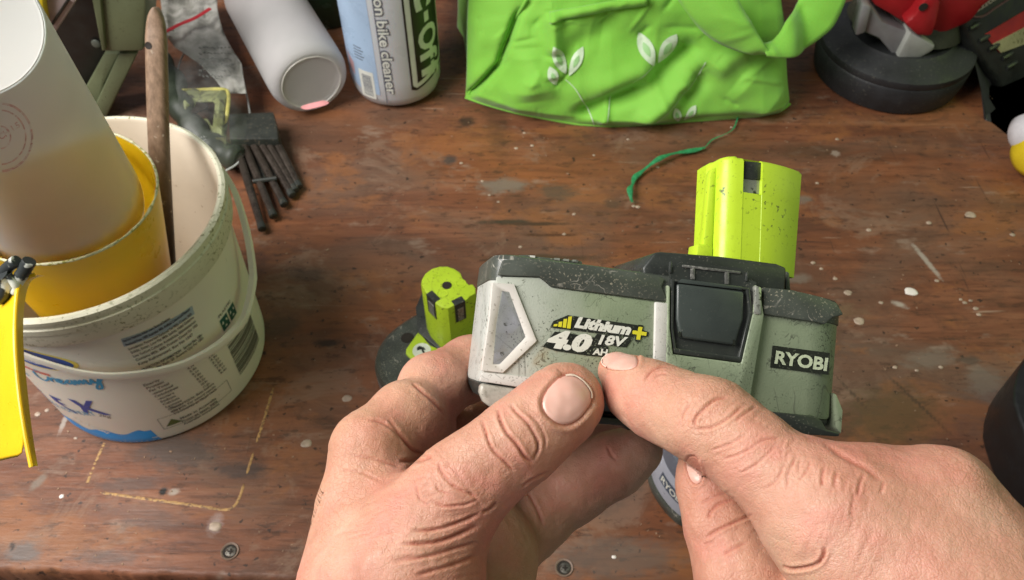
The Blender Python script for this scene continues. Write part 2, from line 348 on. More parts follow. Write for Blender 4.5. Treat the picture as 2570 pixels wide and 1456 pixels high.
# ------------------------------------------------------------------ the battery held in the hands
def mats_batt():
    d = {}
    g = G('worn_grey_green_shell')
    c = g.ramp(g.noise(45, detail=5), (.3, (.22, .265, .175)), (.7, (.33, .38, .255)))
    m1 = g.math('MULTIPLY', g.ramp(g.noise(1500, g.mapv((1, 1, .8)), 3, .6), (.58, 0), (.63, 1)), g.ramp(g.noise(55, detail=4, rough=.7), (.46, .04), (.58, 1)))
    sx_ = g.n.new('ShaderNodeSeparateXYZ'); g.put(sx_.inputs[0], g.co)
    c = g.mix(g.ramp(g.math('ADD', g.math('ADD', sx_.outputs[0], .06), g.math('MULTIPLY', g.math('SUBTRACT', g.noise(70, detail=4), .5), .03)), (.012, .8), (.046, 0)), c, (.55, .55, .53))   # silvery window shine painted into the shell colour at this end
    c = g.mix(m1, c, (.045, .05, .035))
    w = g.math('ABSOLUTE', g.math('SUBTRACT', g.noise(260, g.mapv((1, .5, 1.7), rot=(0, .5, 0)), 2, .5, .8), .5))
    c = g.mix(g.math('MULTIPLY', g.ramp(w, (.006, 1), (.018, 0)), g.ramp(g.noise(70, detail=2), (.50, 0), (.58, .8))), c, (.07, .075, .055))
    w2 = g.math('ABSOLUTE', g.math('SUBTRACT', g.noise(40, g.mapv((1.6, 1, .5), rot=(0, .9, 0)), 1, .4, .2), .5))
    c = g.mix(g.math('MULTIPLY', g.ramp(w2, (.002, 1), (.005, 0)), g.ramp(g.noise(25, detail=1), (.52, 0), (.56, .7))), c, (.10, .10, .08))
    c = g.mix(g.ramp(g.noise(55, g.mapv((1, 1, 1), loc=(2, 2, 2)), 3), (.68, 0), (.76, .55)), c, (.30, .19, .07))
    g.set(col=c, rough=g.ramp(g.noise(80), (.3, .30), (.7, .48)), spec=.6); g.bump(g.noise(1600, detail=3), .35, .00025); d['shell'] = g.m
    d['band'] = plastic('dark_band', (.062, .070, .058), .38, var=.3, vscale=70, dirt=(.32, .29, .22), dscale=1300, damt=.60, scr=.8, scol=(.35, .33, .28), bump=.3)
    d['black'] = plastic('black_plastic', (.030, .034, .030), .35, var=.3, dirt=(.17, .16, .13), dscale=1200, damt=.62, bump=.2)
    d['worn_dark'] = plastic('worn_dark', (.11, .11, .10), .35, var=.3, dirt=(.35, .34, .31), dscale=900, damt=.52)
    d['latch'] = plastic('latch_grey', (.045, .055, .050), .30, var=.12, dirt=(.2, .2, .18), dscale=1500, damt=.68)
    d['silver'] = plastic('pale_scuffed_plastic', (.60, .58, .54), .30, var=.08, dirt=(.16, .15, .13), dscale=1300, damt=.60, scr=.5, bump=.2)
    d['frame'] = plastic('cream_chevron', (.66, .63, .58), .32, var=.05, dirt=(.35, .32, .27), dscale=900, damt=.62)
    d['window'] = plastic('dark_glossy_window', (.46, .47, .52), .14, var=.18, vscale=60, dirt=(.05, .05, .05), dscale=300, damt=.64, bump=.05)
    d['pale_base'] = plastic('translucent_corner', (.36, .34, .29), .28, var=.2, vscale=250, dirt=(.12, .11, .08), dscale=700, damt=.58)
    d['lime'] = plastic('lime_plastic', (.47, .65, .028), .38, var=.04, dirt=(.10, .13, .02), dscale=620, damt=.615, scr=.6, scol=(.30, .42, .03), bump=.15, spec=.5)
    d['metal'] = plastic('contact_metal', (.38, .39, .34), .35, metal=.6, var=.2, dirt=(.05, .05, .04), dscale=700, damt=.55)
    d['print_black'] = plastic('print_black', (.012, .014, .010), .45, var=.2, dirt=(.22, .25, .17), dscale=1300, damt=.60)
    d['print_white'] = plastic('print_white', (.70, .70, .62), .4, var=.06, dirt=(.15, .16, .11), dscale=1400, damt=.62)
    d['print_worn'] = plastic('print_worn', (.56, .62, .44), .4, var=.15, dirt=(.03, .035, .02), dscale=1000, damt=.45)
    d['print_yellow'] = plastic('print_yellow', (.66, .60, .03), .4)
    return d
B = mats_batt()
class Frame:
    """a thing's own axes: X along its length, Y away from the viewer, Z up its height"""
    def __init__(s, P, roll, yaw, pitch):
        r = math.radians(roll); X = cR * math.cos(r) - cU * math.sin(r); Z = cR * math.sin(r) + cU * math.cos(r); Y = np.cross(Z, X)
        M0 = np.stack([X, Y, Z], 1)
        a = math.radians(yaw); Rz = np.array([[math.cos(a), -math.sin(a), 0], [math.sin(a), math.cos(a), 0], [0, 0, 1]])
        b = math.radians(pitch); Rx = np.array([[1, 0, 0], [0, math.cos(b), -math.sin(b)], [0, math.sin(b), math.cos(b)]])
        s.M = M0 @ Rz @ Rx; s.P = np.array(P)
    def w(s, x, y, z): return s.P + s.M @ np.array([x, y, z])
    def l(s, U, V, y=0.0):
        r = ray(U, V); n = s.M[:, 1]; P0 = s.P + n * y; t = ((P0 - C0) @ n) / (r @ n); q = s.M.T @ (C0 + r * t - s.P); return q[0], q[2]
    def hit(s, y):
        return lambda U, V: s.w(*(lambda a: (a[0], y, a[1]))(s.l(U, V, y)))
    def prism(s, px, y0, y1):
        Q = [s.l(u, v, y0) for u, v in px]
        return loft([[s.w(x, y, z) for x, z in Q] for y in (y0, y1)])
    def ring(s, outer, inner, y0, y1, yi=None):
        o = [s.l(u, v, y0) for u, v in outer]; i = [s.l(u, v, y0) for u, v in inner]; yi = y0 if yi is None else yi
        return loft([[s.w(x, y1, z) for x, z in o], [s.w(x, y0, z) for x, z in o], [s.w(x, yi, z) for x, z in i], [s.w(x, y1, z) for x, z in i]], False, False)
BF = Frame(at(1670, 860, 0.250), 7.3, 9, -5)
held = thing('power_tool_battery', BF.w(0, .03, -.02), 'scuffed grey green slide-in tool battery with lime stem, held up in both hands', 'battery')
def rrect(x0, x1, y0, y1, rs, n=7):
    """rs: corner radii front-left, front-right, back-right, back-left"""
    out = []
    for (cx, cy, r, a) in ((x0 + rs[0], y0 + rs[0], rs[0], 180), (x1 - rs[1], y0 + rs[1], rs[1], 270), (x1 - rs[2], y1 - rs[2], rs[2], 0), (x0 + rs[3], y1 - rs[3], rs[3], 90)):
        for k in range(n):
            q = math.radians(a + 90 * k / (n - 1)); out.append((cx + r * math.cos(q), cy + r * math.sin(q)))
    return out
x0 = BF.l(1203, 965)[0]; x1 = BF.l(2136, 860)[0] + .0015
zt = (BF.l(1400, 650)[1] + BF.l(2010, 738)[1]) / 2; zb = (BF.l(1300, 1030)[1] + BF.l(2100, 1093)[1]) / 2
zs = BF.l(1260, 965)[1]; zd = BF.l(1500, 735)[1]
def layer(z, d=0.0, dx0=0.0): return [BF.w(x, y, z) for x, y in rrect(x0 + d + dx0, x1 - d, d, .056 - d, (.007, .016, .022, .022))]
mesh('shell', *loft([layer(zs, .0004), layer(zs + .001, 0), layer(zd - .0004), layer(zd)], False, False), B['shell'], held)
mesh('top_band', *loft([layer(zd, .0), layer(zd + .0002, -.0003), layer(zt - .0018, -.0002), layer(zt - .0005, .0006), layer(zt, .002)], False, True), B['band'], held)
mesh('base_shell', *loft([layer(zb, .006), layer(zb + .0012, .0022), layer(zb + .004, .0006), layer(zs - .0003, .0002), layer(zs + .0001, .0008)], True, False), B['black'], held)
# front face pieces, proud of the shell
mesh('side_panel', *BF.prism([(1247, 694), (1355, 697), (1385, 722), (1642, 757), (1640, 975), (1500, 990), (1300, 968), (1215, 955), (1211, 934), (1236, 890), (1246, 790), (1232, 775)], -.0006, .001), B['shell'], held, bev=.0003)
mesh('band_front', *BF.prism([(1262, 652), (1365, 655), (1470, 665), (1646, 690), (1668, 700), (1660, 720), (1676, 757), (1644, 754), (1385, 720), (1355, 695), (1250, 691)], -.0012, .001), B['band'], held, bev=.0004)
mesh('seam_strip', *BF.prism([(1209, 934), (1262, 938), (1400, 955), (1400, 985), (1301, 972), (1203, 957)], -.0011, .001), B['silver'], held, bev=.0004)
mesh('base_corner', *BF.prism([(1206, 962), (1301, 976), (1400, 990), (1400, 1030), (1262, 1030), (1232, 1024), (1212, 1008), (1203, 985)], -.0009, .004), B['pale_base'], held, bev=.0012, bseg=3)
mesh('chevron_frame', *BF.ring([(1236, 709), (1290, 713), (1347, 856), (1262, 936), (1209, 930), (1229, 790)], [(1260, 731), (1278, 733), (1319, 846), (1254, 914), (1238, 914), (1247, 811)], -.0014, .002, -.0006), B['frame'], held, bev=.0002)
mesh('chevron_window', *BF.prism([(1260, 731), (1278, 733), (1319, 846), (1254, 914), (1237, 914), (1246, 811)], -.0006, .001), B['window'], held)
mesh('white_rib', *BF.prism([(1645, 757), (1677, 761), (1673, 930), (1641, 925)], -.0019, .001), B['silver'], held, bev=.0005)
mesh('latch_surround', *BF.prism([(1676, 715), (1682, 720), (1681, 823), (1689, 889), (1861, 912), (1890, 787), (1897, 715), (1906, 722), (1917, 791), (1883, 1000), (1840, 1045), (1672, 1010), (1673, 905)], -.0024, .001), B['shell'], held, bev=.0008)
mesh('latch_recess', *BF.prism([(1683, 674), (1711, 657), (1861, 674), (1880, 701), (1898, 709), (1890, 787), (1862, 913), (1689, 890), (1680, 823)], -.0008, .001), B['black'], held)
mesh('latch_rim', *BF.ring([(1684, 700), (1882, 722), (1889, 787), (1861, 910), (1691, 887), (1683, 823)], [(1693, 708), (1873, 728), (1880, 786), (1854, 896), (1697, 874), (1690, 822)], -.0021, .0), B['black'], held, bev=.0004)
lt = mesh('latch_button', *BF.prism([(1699, 711), (1868, 731), (1866, 800), (1845, 868), (1708, 849), (1698, 800)], -.0024, .0), B['latch'], held, bev=.0009, bseg=3)
mesh('latch_dot', *BF.prism([(1703, 832), (1708, 832), (1709, 846), (1704, 845)], -.0026, -.002), B['print_black'], lt); mesh('latch_dot', *BF.prism([(1839, 852), (1845, 853), (1845, 866), (1839, 865)], -.0026, -.002), B['print_black'], lt)
hb = mesh('hinge_bar', *BF.prism([(1712, 664), (1860, 681), (1859, 688), (1712, 671)], -.0014, -.0008), B['worn_dark'], held, bev=.0003)
for u, v in ((1738, 668), (1824, 680)): mesh('hinge_post', *BF.prism([(u - 5, v), (u + 6, v + 1), (u + 6, v + 34), (u - 5, v + 33)], -.0013, -.0008), B['worn_dark'], hb, bev=.0002)
mesh('hinge_plate', *BF.prism([(1712, 700), (1862, 719), (1862, 728), (1700, 709)], -.0022, -.0008), B['latch'], held, bev=.0002)
for q in ([(1681, 655), (1688, 656), (1687, 686), (1679, 686)], [(1873, 682), (1880, 683), (1878, 707), (1871, 706)]): mesh('hinge_pin', *BF.prism(q, -.0014, 0), B['black'], held, bev=.0005)
mesh('side_rail', *BF.prism([(1896, 716), (1912, 721), (1912, 790), (1905, 790), (1893, 790)], -.0029, 0), B['metal'], held, bev=.0006)
mesh('band_right', *BF.prism([(1916, 721), (1990, 728), (2062, 745), (2100, 760), (2118, 790), (2090, 797), (2070, 815), (2050, 809), (1916, 789)], -.0014, .004), B['band'], held, bev=.0006)
mesh('base_right', *BF.prism([(1925, 1032), (2047, 1045), (2062, 1056), (2074, 1078), (2108, 1086), (2106, 1096), (1925, 1085)], -.0012, .006), B['black'], held, bev=.0005)
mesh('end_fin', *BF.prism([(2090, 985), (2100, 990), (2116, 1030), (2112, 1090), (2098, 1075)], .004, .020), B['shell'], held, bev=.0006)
mesh('base_foot', *BF.prism([(1480, 1062), (1560, 1068), (1575, 1080), (1640, 1078), (1640, 1060), (1480, 1045)], .002, .03), B['black'], held, bev=.0004)
mesh('charge_gauge', *BF.prism([(1301, 640), (1330, 640), (1340, 643), (1461, 656), (1462, 668), (1301, 660)], .006, .018), B['band'], held, bev=.0004)
for u in (1330, 1392, 1415, 1438): mesh('gauge_light', *BF.prism([(u, 641 + (u - 1330) * .1), (u + 13, 642 + (u - 1330) * .1), (u + 12, 648 + (u - 1330) * .1), (u, 646 + (u - 1330) * .1)], .0056, .008), B['silver'] if u == 1330 else B['metal'], held)
mesh('plinth', *BF.prism([(1642, 634), (1660, 632), (1805, 643), (1950, 662), (1974, 672), (1970, 735), (1620, 715), (1612, 672)], .003, .046), B['black'], held, bev=.0009, bseg=3)
mesh('plinth_corner', *BF.prism([(1973, 680), (1981, 684), (1985, 735), (1970, 735)], .010, .03), B['band'], held, bev=.0005)
# printing on the face
yf = -.0009
bars = [[(1390, 814), (1399, 813), (1398, 819), (1388, 819)], [(1402, 808), (1411, 807), (1409, 821), (1400, 820)], [(1414, 801), (1423, 800), (1420, 823), (1411, 822)], [(1426, 795), (1435, 794), (1431, 825), (1422, 824)]]
def lettering(y, word, O, E, cap, bold, shear=.25, space=1.0): return text_vf(word, pxline(O, E, cap, BF.hit(y)), bold, shear, space)
blk = [text_vf('Lithium', pxline((1434, 822), (1584, 842), 27, BF.hit(yf)), .085, .25), text_vf('4.0', pxline((1366, 871), (1484, 888), 44, BF.hit(yf)), .085, .25), text_vf('18V', pxline((1501, 860), (1574, 868), 25, BF.hit(yf)), .10, .25), text_vf('AH', pxline((1486, 889), (1524, 894), 17, BF.hit(yf)), .10, .1)]
def poly(px, y): return ([BF.hit(y)(u, v) for u, v in px], [list(range(len(px)))])
def grow(px, k):
    c = np.mean(px, 0); return [tuple(c + (np.array(p) - c) * (1 + k / max(1, np.linalg.norm(np.array(p) - c)))) for p in px]
backing = [(1376, 823), (1384, 808), (1425, 790), (1588, 810), (1602, 805), (1630, 822), (1620, 860), (1600, 853), (1582, 853), (1572, 872), (1530, 872), (1528, 897), (1478, 896), (1380, 882), (1358, 868), (1366, 855), (1392, 834)]
mesh('lettering_outline', *join(poly([(1380, 822), (1388, 806), (1425, 791), (1440, 793), (1600, 816), (1588, 848), (1430, 828)], yf + .0001), poly([(1492, 846), (1498, 838), (1578, 848), (1588, 850), (1572, 872), (1500, 864)], yf + .0001), poly([(1362, 870), (1392, 832), (1492, 846), (1500, 862), (1526, 870), (1526, 897), (1478, 893), (1395, 881)], yf + .0001)), B['print_black'], held, smooth=False)
wh = [text_vf('Lithium', pxline((1440, 820), (1582, 840), 26, BF.hit(yf - .0001)), .06, .25), text_vf('4.0', pxline((1370, 867), (1482, 884), 42, BF.hit(yf - .0001)), .07, .25), text_vf('18V', pxline((1500, 863), (1574, 870), 24, BF.hit(yf - .0001)), .04, .25), text_vf('AH', pxline((1486, 889), (1524, 893), 16, BF.hit(yf - .0001)), .04, .1)]
mesh('capacity_lettering', *join(*wh), B['print_white'], held, smooth=False)
plus = [(1602, 820), (1612, 821), (1610, 832), (1623, 834), (1621, 843), (1608, 841), (1606, 853), (1596, 852), (1598, 840), (1586, 838), (1588, 829), (1600, 831)]
mesh('plus_outline', *poly(grow(plus, 5), yf), B['print_black'], held, smooth=False)
mesh('plus_sign', *poly(plus, yf - .0001), B['print_yellow'], held, smooth=False)
mesh('signal_bars', *join(*[poly(q, yf - .0001) for q in bars]), B['print_yellow'], held, smooth=False)
nm = mesh('name_badge', *BF.prism([(1939, 867), (2082, 886), (2079, 941), (1933, 922)], -.0003, .0002), B['print_black'], held, smooth=False)
mesh('badge_lettering', *text_vf('RYOBI', pxline((1943, 911), (2074, 930), 32, BF.hit(-.0005)), .035, 0, 1.0), B['print_worn'], nm, smooth=False)
# stem
def sp(zv, U0, U1, notch=False, sh=0.0):
    a = BF.l(U0, 500, .014)[0] * 0
    return None
zS0 = BF.l(1850, 652, .012)[1]; zS1 = BF.l(1840, 389, .010)[1]; zN = BF.l(1885, 484, .010)[1]
def stem_ring(z, inset=0.0, notch=0.0):
    k = (z - zS0) / (zS1 - zS0)
    Ul, Ur = 1788 + (1799 - 1788) * k, 1984 + (2003 - 1984) * k; Vv = 648 + (395 - 648) * k
    xl = BF.l(Ul, Vv, .016)[0] + inset; xr = BF.l(Ur, Vv, .018)[0] - inset; w = xr - xl
    nl = BF.l(1861 + 8 * k, Vv, .010)[0]; nr = BF.l(1908 + 8 * k, Vv, .010)[0]
    pts = [(xl, .031), (xl - .0012 + inset, .030), (xl - .0012 + inset, .022), (xl, .021), (xl, .015), (xl + .0008, .0128), (xl + .0028, .0112)]
    def fy(x):
        t = (x - xl) / w; return .0105 + .0052 * max(0, t - .55) ** 1.6 * 3 + (.0008 * (1 - min(1, t * 4)))
    pts += [(nl - .002, fy(nl - .002) + inset), (nl - .0001, fy(nl) + inset), (nl, fy(nl) + .0001 + notch), (nr, fy(nr) + .0001 + notch), (nr + .0001, fy(nr) + inset), (nr + .003, fy(nr + .003) + inset)]
    for t in (.75, .84, .92, .97, 1.0): pts.append((xl + w * t, fy(xl + w * t) + inset))
    pts += [(xr, .027), (xr - .003, .031)]
    return [BF.w(x, y, z) for x, y in pts]
st = mesh('stem', *loft([stem_ring(zS0 - .003), stem_ring(zS0), stem_ring(zN - .00001), stem_ring(zN, 0, .0028), stem_ring(zS1 - .0016, 0, .0028), stem_ring(zS1 - .0005, .0006, .0028), stem_ring(zS1, .0018, .0022)]), B['lime'], held, ang=42)
mesh('contact_block', *BF.prism([(1869, 404), (1912, 408), (1909, 452), (1865, 448)], .0118, .02), B['black'], st, bev=.0003)
mesh('contact', *BF.prism([(1864, 444), (1910, 448), (1908, 487), (1860, 483)], .0124, .02), B['metal'], st)
mesh('stem_foot', *BF.prism([(1751, 612), (1780, 614), (1790, 622), (1788, 650), (1747, 646)], .0155, .024), B['lime'], st, bev=.0006)
mesh('stem_rib', *BF.prism([(1782, 434), (1788, 424), (1802, 416), (1797, 470), (1788, 648), (1762, 640)], .0160, .0205), B['lime'], st, bev=.0008)

# ------------------------------------------------------------------ hands, grown as one implicit surface each
def smin(a, b, k):
    h = np.maximum(k - np.abs(a - b), 0) / k
    return np.minimum(a, b) - h * h * k * .25
def prim_eval(P, pr):
    a, b, ra, rb = pr
    ba = b - a; t = np.clip(((P - a) @ ba) / (ba @ ba), 0, 1)
    return np.linalg.norm(P - (a + t[..., None] * ba), axis=-1) - (ra + (rb - ra) * t)
def build_field(groups, h):
    A = np.min([np.minimum(p[0] - p[2], p[1] - p[3]) for g in groups for p in g['p']], 0) - 3 * h - .008
    Z = np.max([np.maximum(p[0] + p[2], p[1] + p[3]) for g in groups for p in g['p']], 0) + 3 * h + .008
    N = np.ceil((Z - A) / h).astype(int) + 1
    ax = [A[i] + h * np.arange(N[i]) for i in range(3)]
    D = np.full(N, 1.0, np.float32)
    for g in groups:
        Dg = np.full(N, 1.0, np.float32)
        for p in g['p']:
            mg = g['k'] + g['j'] + 3 * h
            lo = np.floor((np.minimum(p[0] - p[2], p[1] - p[3]) - mg - A) / h).astype(int).clip(0)
            hi = np.ceil((np.maximum(p[0] + p[2], p[1] + p[3]) + mg - A) / h).astype(int) + 1
            hi = np.minimum(hi, N); sl = tuple(slice(lo[i], hi[i]) for i in range(3))
            x = ax[0][sl[0]].astype(np.float32)[:, None, None]; y = ax[1][sl[1]].astype(np.float32)[None, :, None]; z = ax[2][sl[2]].astype(np.float32)[None, None, :]
            a, b, ra, rb = p; ba = b - a; L2 = float(ba @ ba)
            t = np.clip(((x - a[0]) * ba[0] + (y - a[1]) * ba[1] + (z - a[2]) * ba[2]) / L2, 0, 1)
            d = np.sqrt((x - a[0] - t * ba[0]) ** 2 + (y - a[1] - t * ba[1]) ** 2 + (z - a[2] - t * ba[2]) ** 2) - (ra + (rb - ra) * t)
            Dg[sl] = smin(Dg[sl], d.astype(np.float32), g['k'])
        D = smin(D, Dg, g['j'])
    return D, A
def surface_nets(D, A, h):
    ins = D < 0; n = D.shape
    cr = [(i, j, k) for i in (0, 1) for j in (0, 1) for k in (0, 1)]
    s = np.zeros([x - 1 for x in n], np.int8)
    for i, j, k in cr: s += ins[i:n[0] - 1 + i, j:n[1] - 1 + j, k:n[2] - 1 + k]
    cells = np.argwhere((s > 0) & (s < 8)); idx = np.full(s.shape, -1, np.int32); idx[tuple(cells.T)] = np.arange(len(cells))
    vals = np.stack([D[cells[:, 0] + i, cells[:, 1] + j, cells[:, 2] + k] for i, j, k in cr], 1)
    acc = np.zeros((len(cells), 3)); cnt = np.zeros(len(cells))
    C = np.array(cr, float)
    for a in range(8):
        for b in range(a + 1, 8):
            if abs(C[a] - C[b]).sum() != 1: continue
            m = (vals[:, a] < 0) != (vals[:, b] < 0); t = vals[m, a] / (vals[m, a] - vals[m, b])
            acc[m] += C[a] + (C[b] - C[a]) * t[:, None]; cnt[m] += 1
    V = A + h * (cells + acc / cnt[:, None]); Q = []
    for ax_ in range(3):
        sh = [slice(None)] * 3; sh[ax_] = slice(0, n[ax_] - 1); s2 = list(sh); s2[ax_] = slice(1, n[ax_])
        a = ins[tuple(sh)]; b = ins[tuple(s2)]; e = np.argwhere(a != b); o1, o2 = (ax_ + 1) % 3, (ax_ + 2) % 3
        e = e[(e[:, o1] > 0) & (e[:, o2] > 0) & (e[:, o1] < n[o1] - 1) & (e[:, o2] < n[o2] - 1)]
        fl = a[tuple(e.T)]
        def c(d1, d2):
            f = e.copy(); f[:, o1] -= d1; f[:, o2] -= d2; return idx[tuple(f.T)]
        q = np.stack([c(1, 1), c(0, 1), c(0, 0), c(1, 0)], 1); q[~fl] = q[~fl][:, ::-1]; Q.append(q)
    return V, np.concatenate(Q)
def chain(k, j, *pts):
    """pts: (U, V, distance, radius in px)"""
    P = [at(u, v, d) for u, v, d, r in pts]; R = [r * d / FPX for u, v, d, r in pts]
    return dict(k=k, j=j, p=[(P[i], P[i + 1], R[i], R[i + 1]) for i in range(len(P) - 1)])
def polydist(UV, pts, n=None):
    P = spline(pts, n or max(3, len(pts) * 4)) if len(pts) > 2 else np.array(pts, float)
    best = np.full(len(UV), 1e9); tb = np.zeros(len(UV))
    for i in range(len(P) - 1):
        a, b = P[i], P[i + 1]; ba = b - a; t = np.clip(((UV - a) @ ba) / max(1e-9, ba @ ba), 0, 1)
        d = np.hypot(*(UV - a - t[:, None] * ba).T); m = d < best; best[m] = d[m]; tb[m] = (i + t[m]) / (len(P) - 1)
    return best, tb
def make_hand(groups, h, creases, nails, label, m, extra=None):
    D, A = build_field(groups, h); V, Q = surface_nets(D, A, h); del D
    me = bpy.data.meshes.new('hand'); org = V.mean(0) * [1, 1, 0] + [0, 0, V[:, 2].min()]
    me.vertices.add(len(V)); me.loops.add(Q.size); me.polygons.add(len(Q))
    me.loops.foreach_set('vertex_index', Q.ravel()); me.polygons.foreach_set('loop_start', np.arange(0, Q.size, 4))
    me.vertices.foreach_set('co', V.ravel()); me.update(calc_edges=True)
    def nrm():
        a = np.empty(len(V) * 3); me.vertex_normals.foreach_get('vector', a); return a.reshape(-1, 3)
    Nn = nrm(); pr = proj(V); UV = pr[:, :2]; tocam = C0 - V; tocam /= np.linalg.norm(tocam, axis=1)[:, None]
    if ((Nn * tocam).sum(1) > 0).mean() < .1: Nn = -Nn
    face = np.clip((Nn * tocam).sum(1) * 2.5, 0, 1)
    disp = np.zeros(len(V)); inside = (UV[:, 0] > -300) & (UV[:, 0] < 2900) & (UV[:, 1] < 1800)
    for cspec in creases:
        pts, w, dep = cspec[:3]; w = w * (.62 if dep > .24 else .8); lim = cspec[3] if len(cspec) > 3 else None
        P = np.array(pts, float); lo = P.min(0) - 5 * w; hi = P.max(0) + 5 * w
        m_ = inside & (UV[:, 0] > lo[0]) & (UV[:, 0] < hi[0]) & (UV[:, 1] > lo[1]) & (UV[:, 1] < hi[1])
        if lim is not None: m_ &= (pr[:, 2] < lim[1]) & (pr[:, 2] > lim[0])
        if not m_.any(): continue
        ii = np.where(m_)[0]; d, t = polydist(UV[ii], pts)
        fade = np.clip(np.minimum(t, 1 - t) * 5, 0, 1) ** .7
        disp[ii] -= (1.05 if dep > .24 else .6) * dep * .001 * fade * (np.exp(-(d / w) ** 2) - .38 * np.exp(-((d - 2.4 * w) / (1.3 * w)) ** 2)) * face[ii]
    # nails: a groove round each, the plate laid on as its own part
    nl = []
    for (ctr, ax1, L_, Wd, lim) in nails:
        ax1 = np.array(ax1, float) / np.hypot(*ax1); n2 = np.array([-ax1[1], ax1[0]])
        d = UV - np.array(ctr, float); a = d @ ax1 / L_; b = d @ n2 / Wd
        rr = (np.abs(a) ** 2.6 + np.abs(b) ** 2.6) ** (1 / 2.6)
        ok = (pr[:, 2] < lim[1]) & (pr[:, 2] > lim[0]) & (face > .1) & (rr < 1.8)
        disp[ok] += (-.00055 * np.exp(-((rr[ok] - 1.03) / .07) ** 2) + .00042 * np.exp(-((rr[ok] - 1.22) / .14) ** 2) * (a[ok] < .6)) - .0003 * np.clip((1.0 - rr[ok]) * 6, 0, 1)
        nl.append((ctr, ax1, n2, L_, Wd, ok))
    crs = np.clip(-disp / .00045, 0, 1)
    ii = np.where(inside & (face > .05) & (UV[:, 0] > -50) & (UV[:, 0] < 2620) & (UV[:, 1] < 1520))[0]
    disp[ii] += np.array([.00035 * mnoise.noise((a * 150, b * 150, c * 150)) + .00014 * mnoise.noise((a * 420, b * 420, c * 420)) for a, b, c in V[ii].tolist()])
    V2 = V + Nn * disp[:, None]
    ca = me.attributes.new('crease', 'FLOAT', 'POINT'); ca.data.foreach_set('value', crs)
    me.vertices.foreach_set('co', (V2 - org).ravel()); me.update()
    me.polygons.foreach_set('use_smooth', [True] * len(Q)); me.materials.append(m)
    o = bpy.data.objects.new('hand', me); sc.collection.objects.link(o); o.location = org.tolist(); OFF[o.name] = org
    tag(o, label, 'hand')
    for (ctr, ax1, n2, L_, Wd, ok) in nl:
        na, nb = 20, 16; pts = V2[ok]; uv = UV[ok]; nn = Nn[ok]; VV = []; bad = False
        for i in range(na):
            r_ = (i) / (na - 1)
            for j in range(nb * 2):
                q = 2 * math.pi * j / (nb * 2)
                ca, sa = math.cos(q), math.sin(q); se = (abs(ca) ** 2.6 + abs(sa) ** 2.6) ** (-1 / 2.6)
                tgt = np.array(ctr) + ax1 * (ca * se * r_ * L_ * .99) + n2 * (sa * se * r_ * Wd * .99)
                dd = ((uv - tgt) ** 2).sum(1); kk = np.argsort(dd)[:8]; w = 1 / (dd[kk] + 4); w /= w.sum()
                VV.append((pts[kk] * w[:, None]).sum(0) + (nn[kk] * w[:, None]).sum(0) * (.00045 * (1 - r_ ** 6) + .00002))
        Fq = []
        for i in range(na - 1):
            for j in range(nb * 2):
                k = (j + 1) % (nb * 2); Fq.append([i * nb * 2 + j, i * nb * 2 + k, (i + 1) * nb * 2 + k, (i + 1) * nb * 2 + j])
        nl_ = mesh('nail', VV, Fq, MNAIL, o, ang=180)
        VV = []; 
        for i in range(5):
            for j in range(30):
                q = math.radians(-50 + 100 * j / 29); ca, sa = math.cos(q), math.sin(q); se = (abs(ca) ** 2.6 + abs(sa) ** 2.6) ** (-1 / 2.6); edge_ = .925 - .015 * math.sin(q * 5); r_ = edge_ + (1.03 - edge_) * i / 4
                tgt = np.array(ctr) + ax1 * (ca * se * r_ * L_) + n2 * (sa * se * r_ * Wd)
                dd = ((uv - tgt) ** 2).sum(1); kk = np.argsort(dd)[:8]; w = 1 / (dd[kk] + 4); w /= w.sum()
                VV.append((pts[kk] * w[:, None]).sum(0) + (nn[kk] * w[:, None]).sum(0) * (.00052 - .0002 * (i == 0) - .0006 * (i == 4)))
        mesh('nail_edge', *loft([VV[i * 30:(i + 1) * 30] for i in range(5)], False, False, closed=False), plastic('nail_free_edge', (.72, .56, .45), .35, bump=0), nl_, ang=180)
    return o, V2, Nn
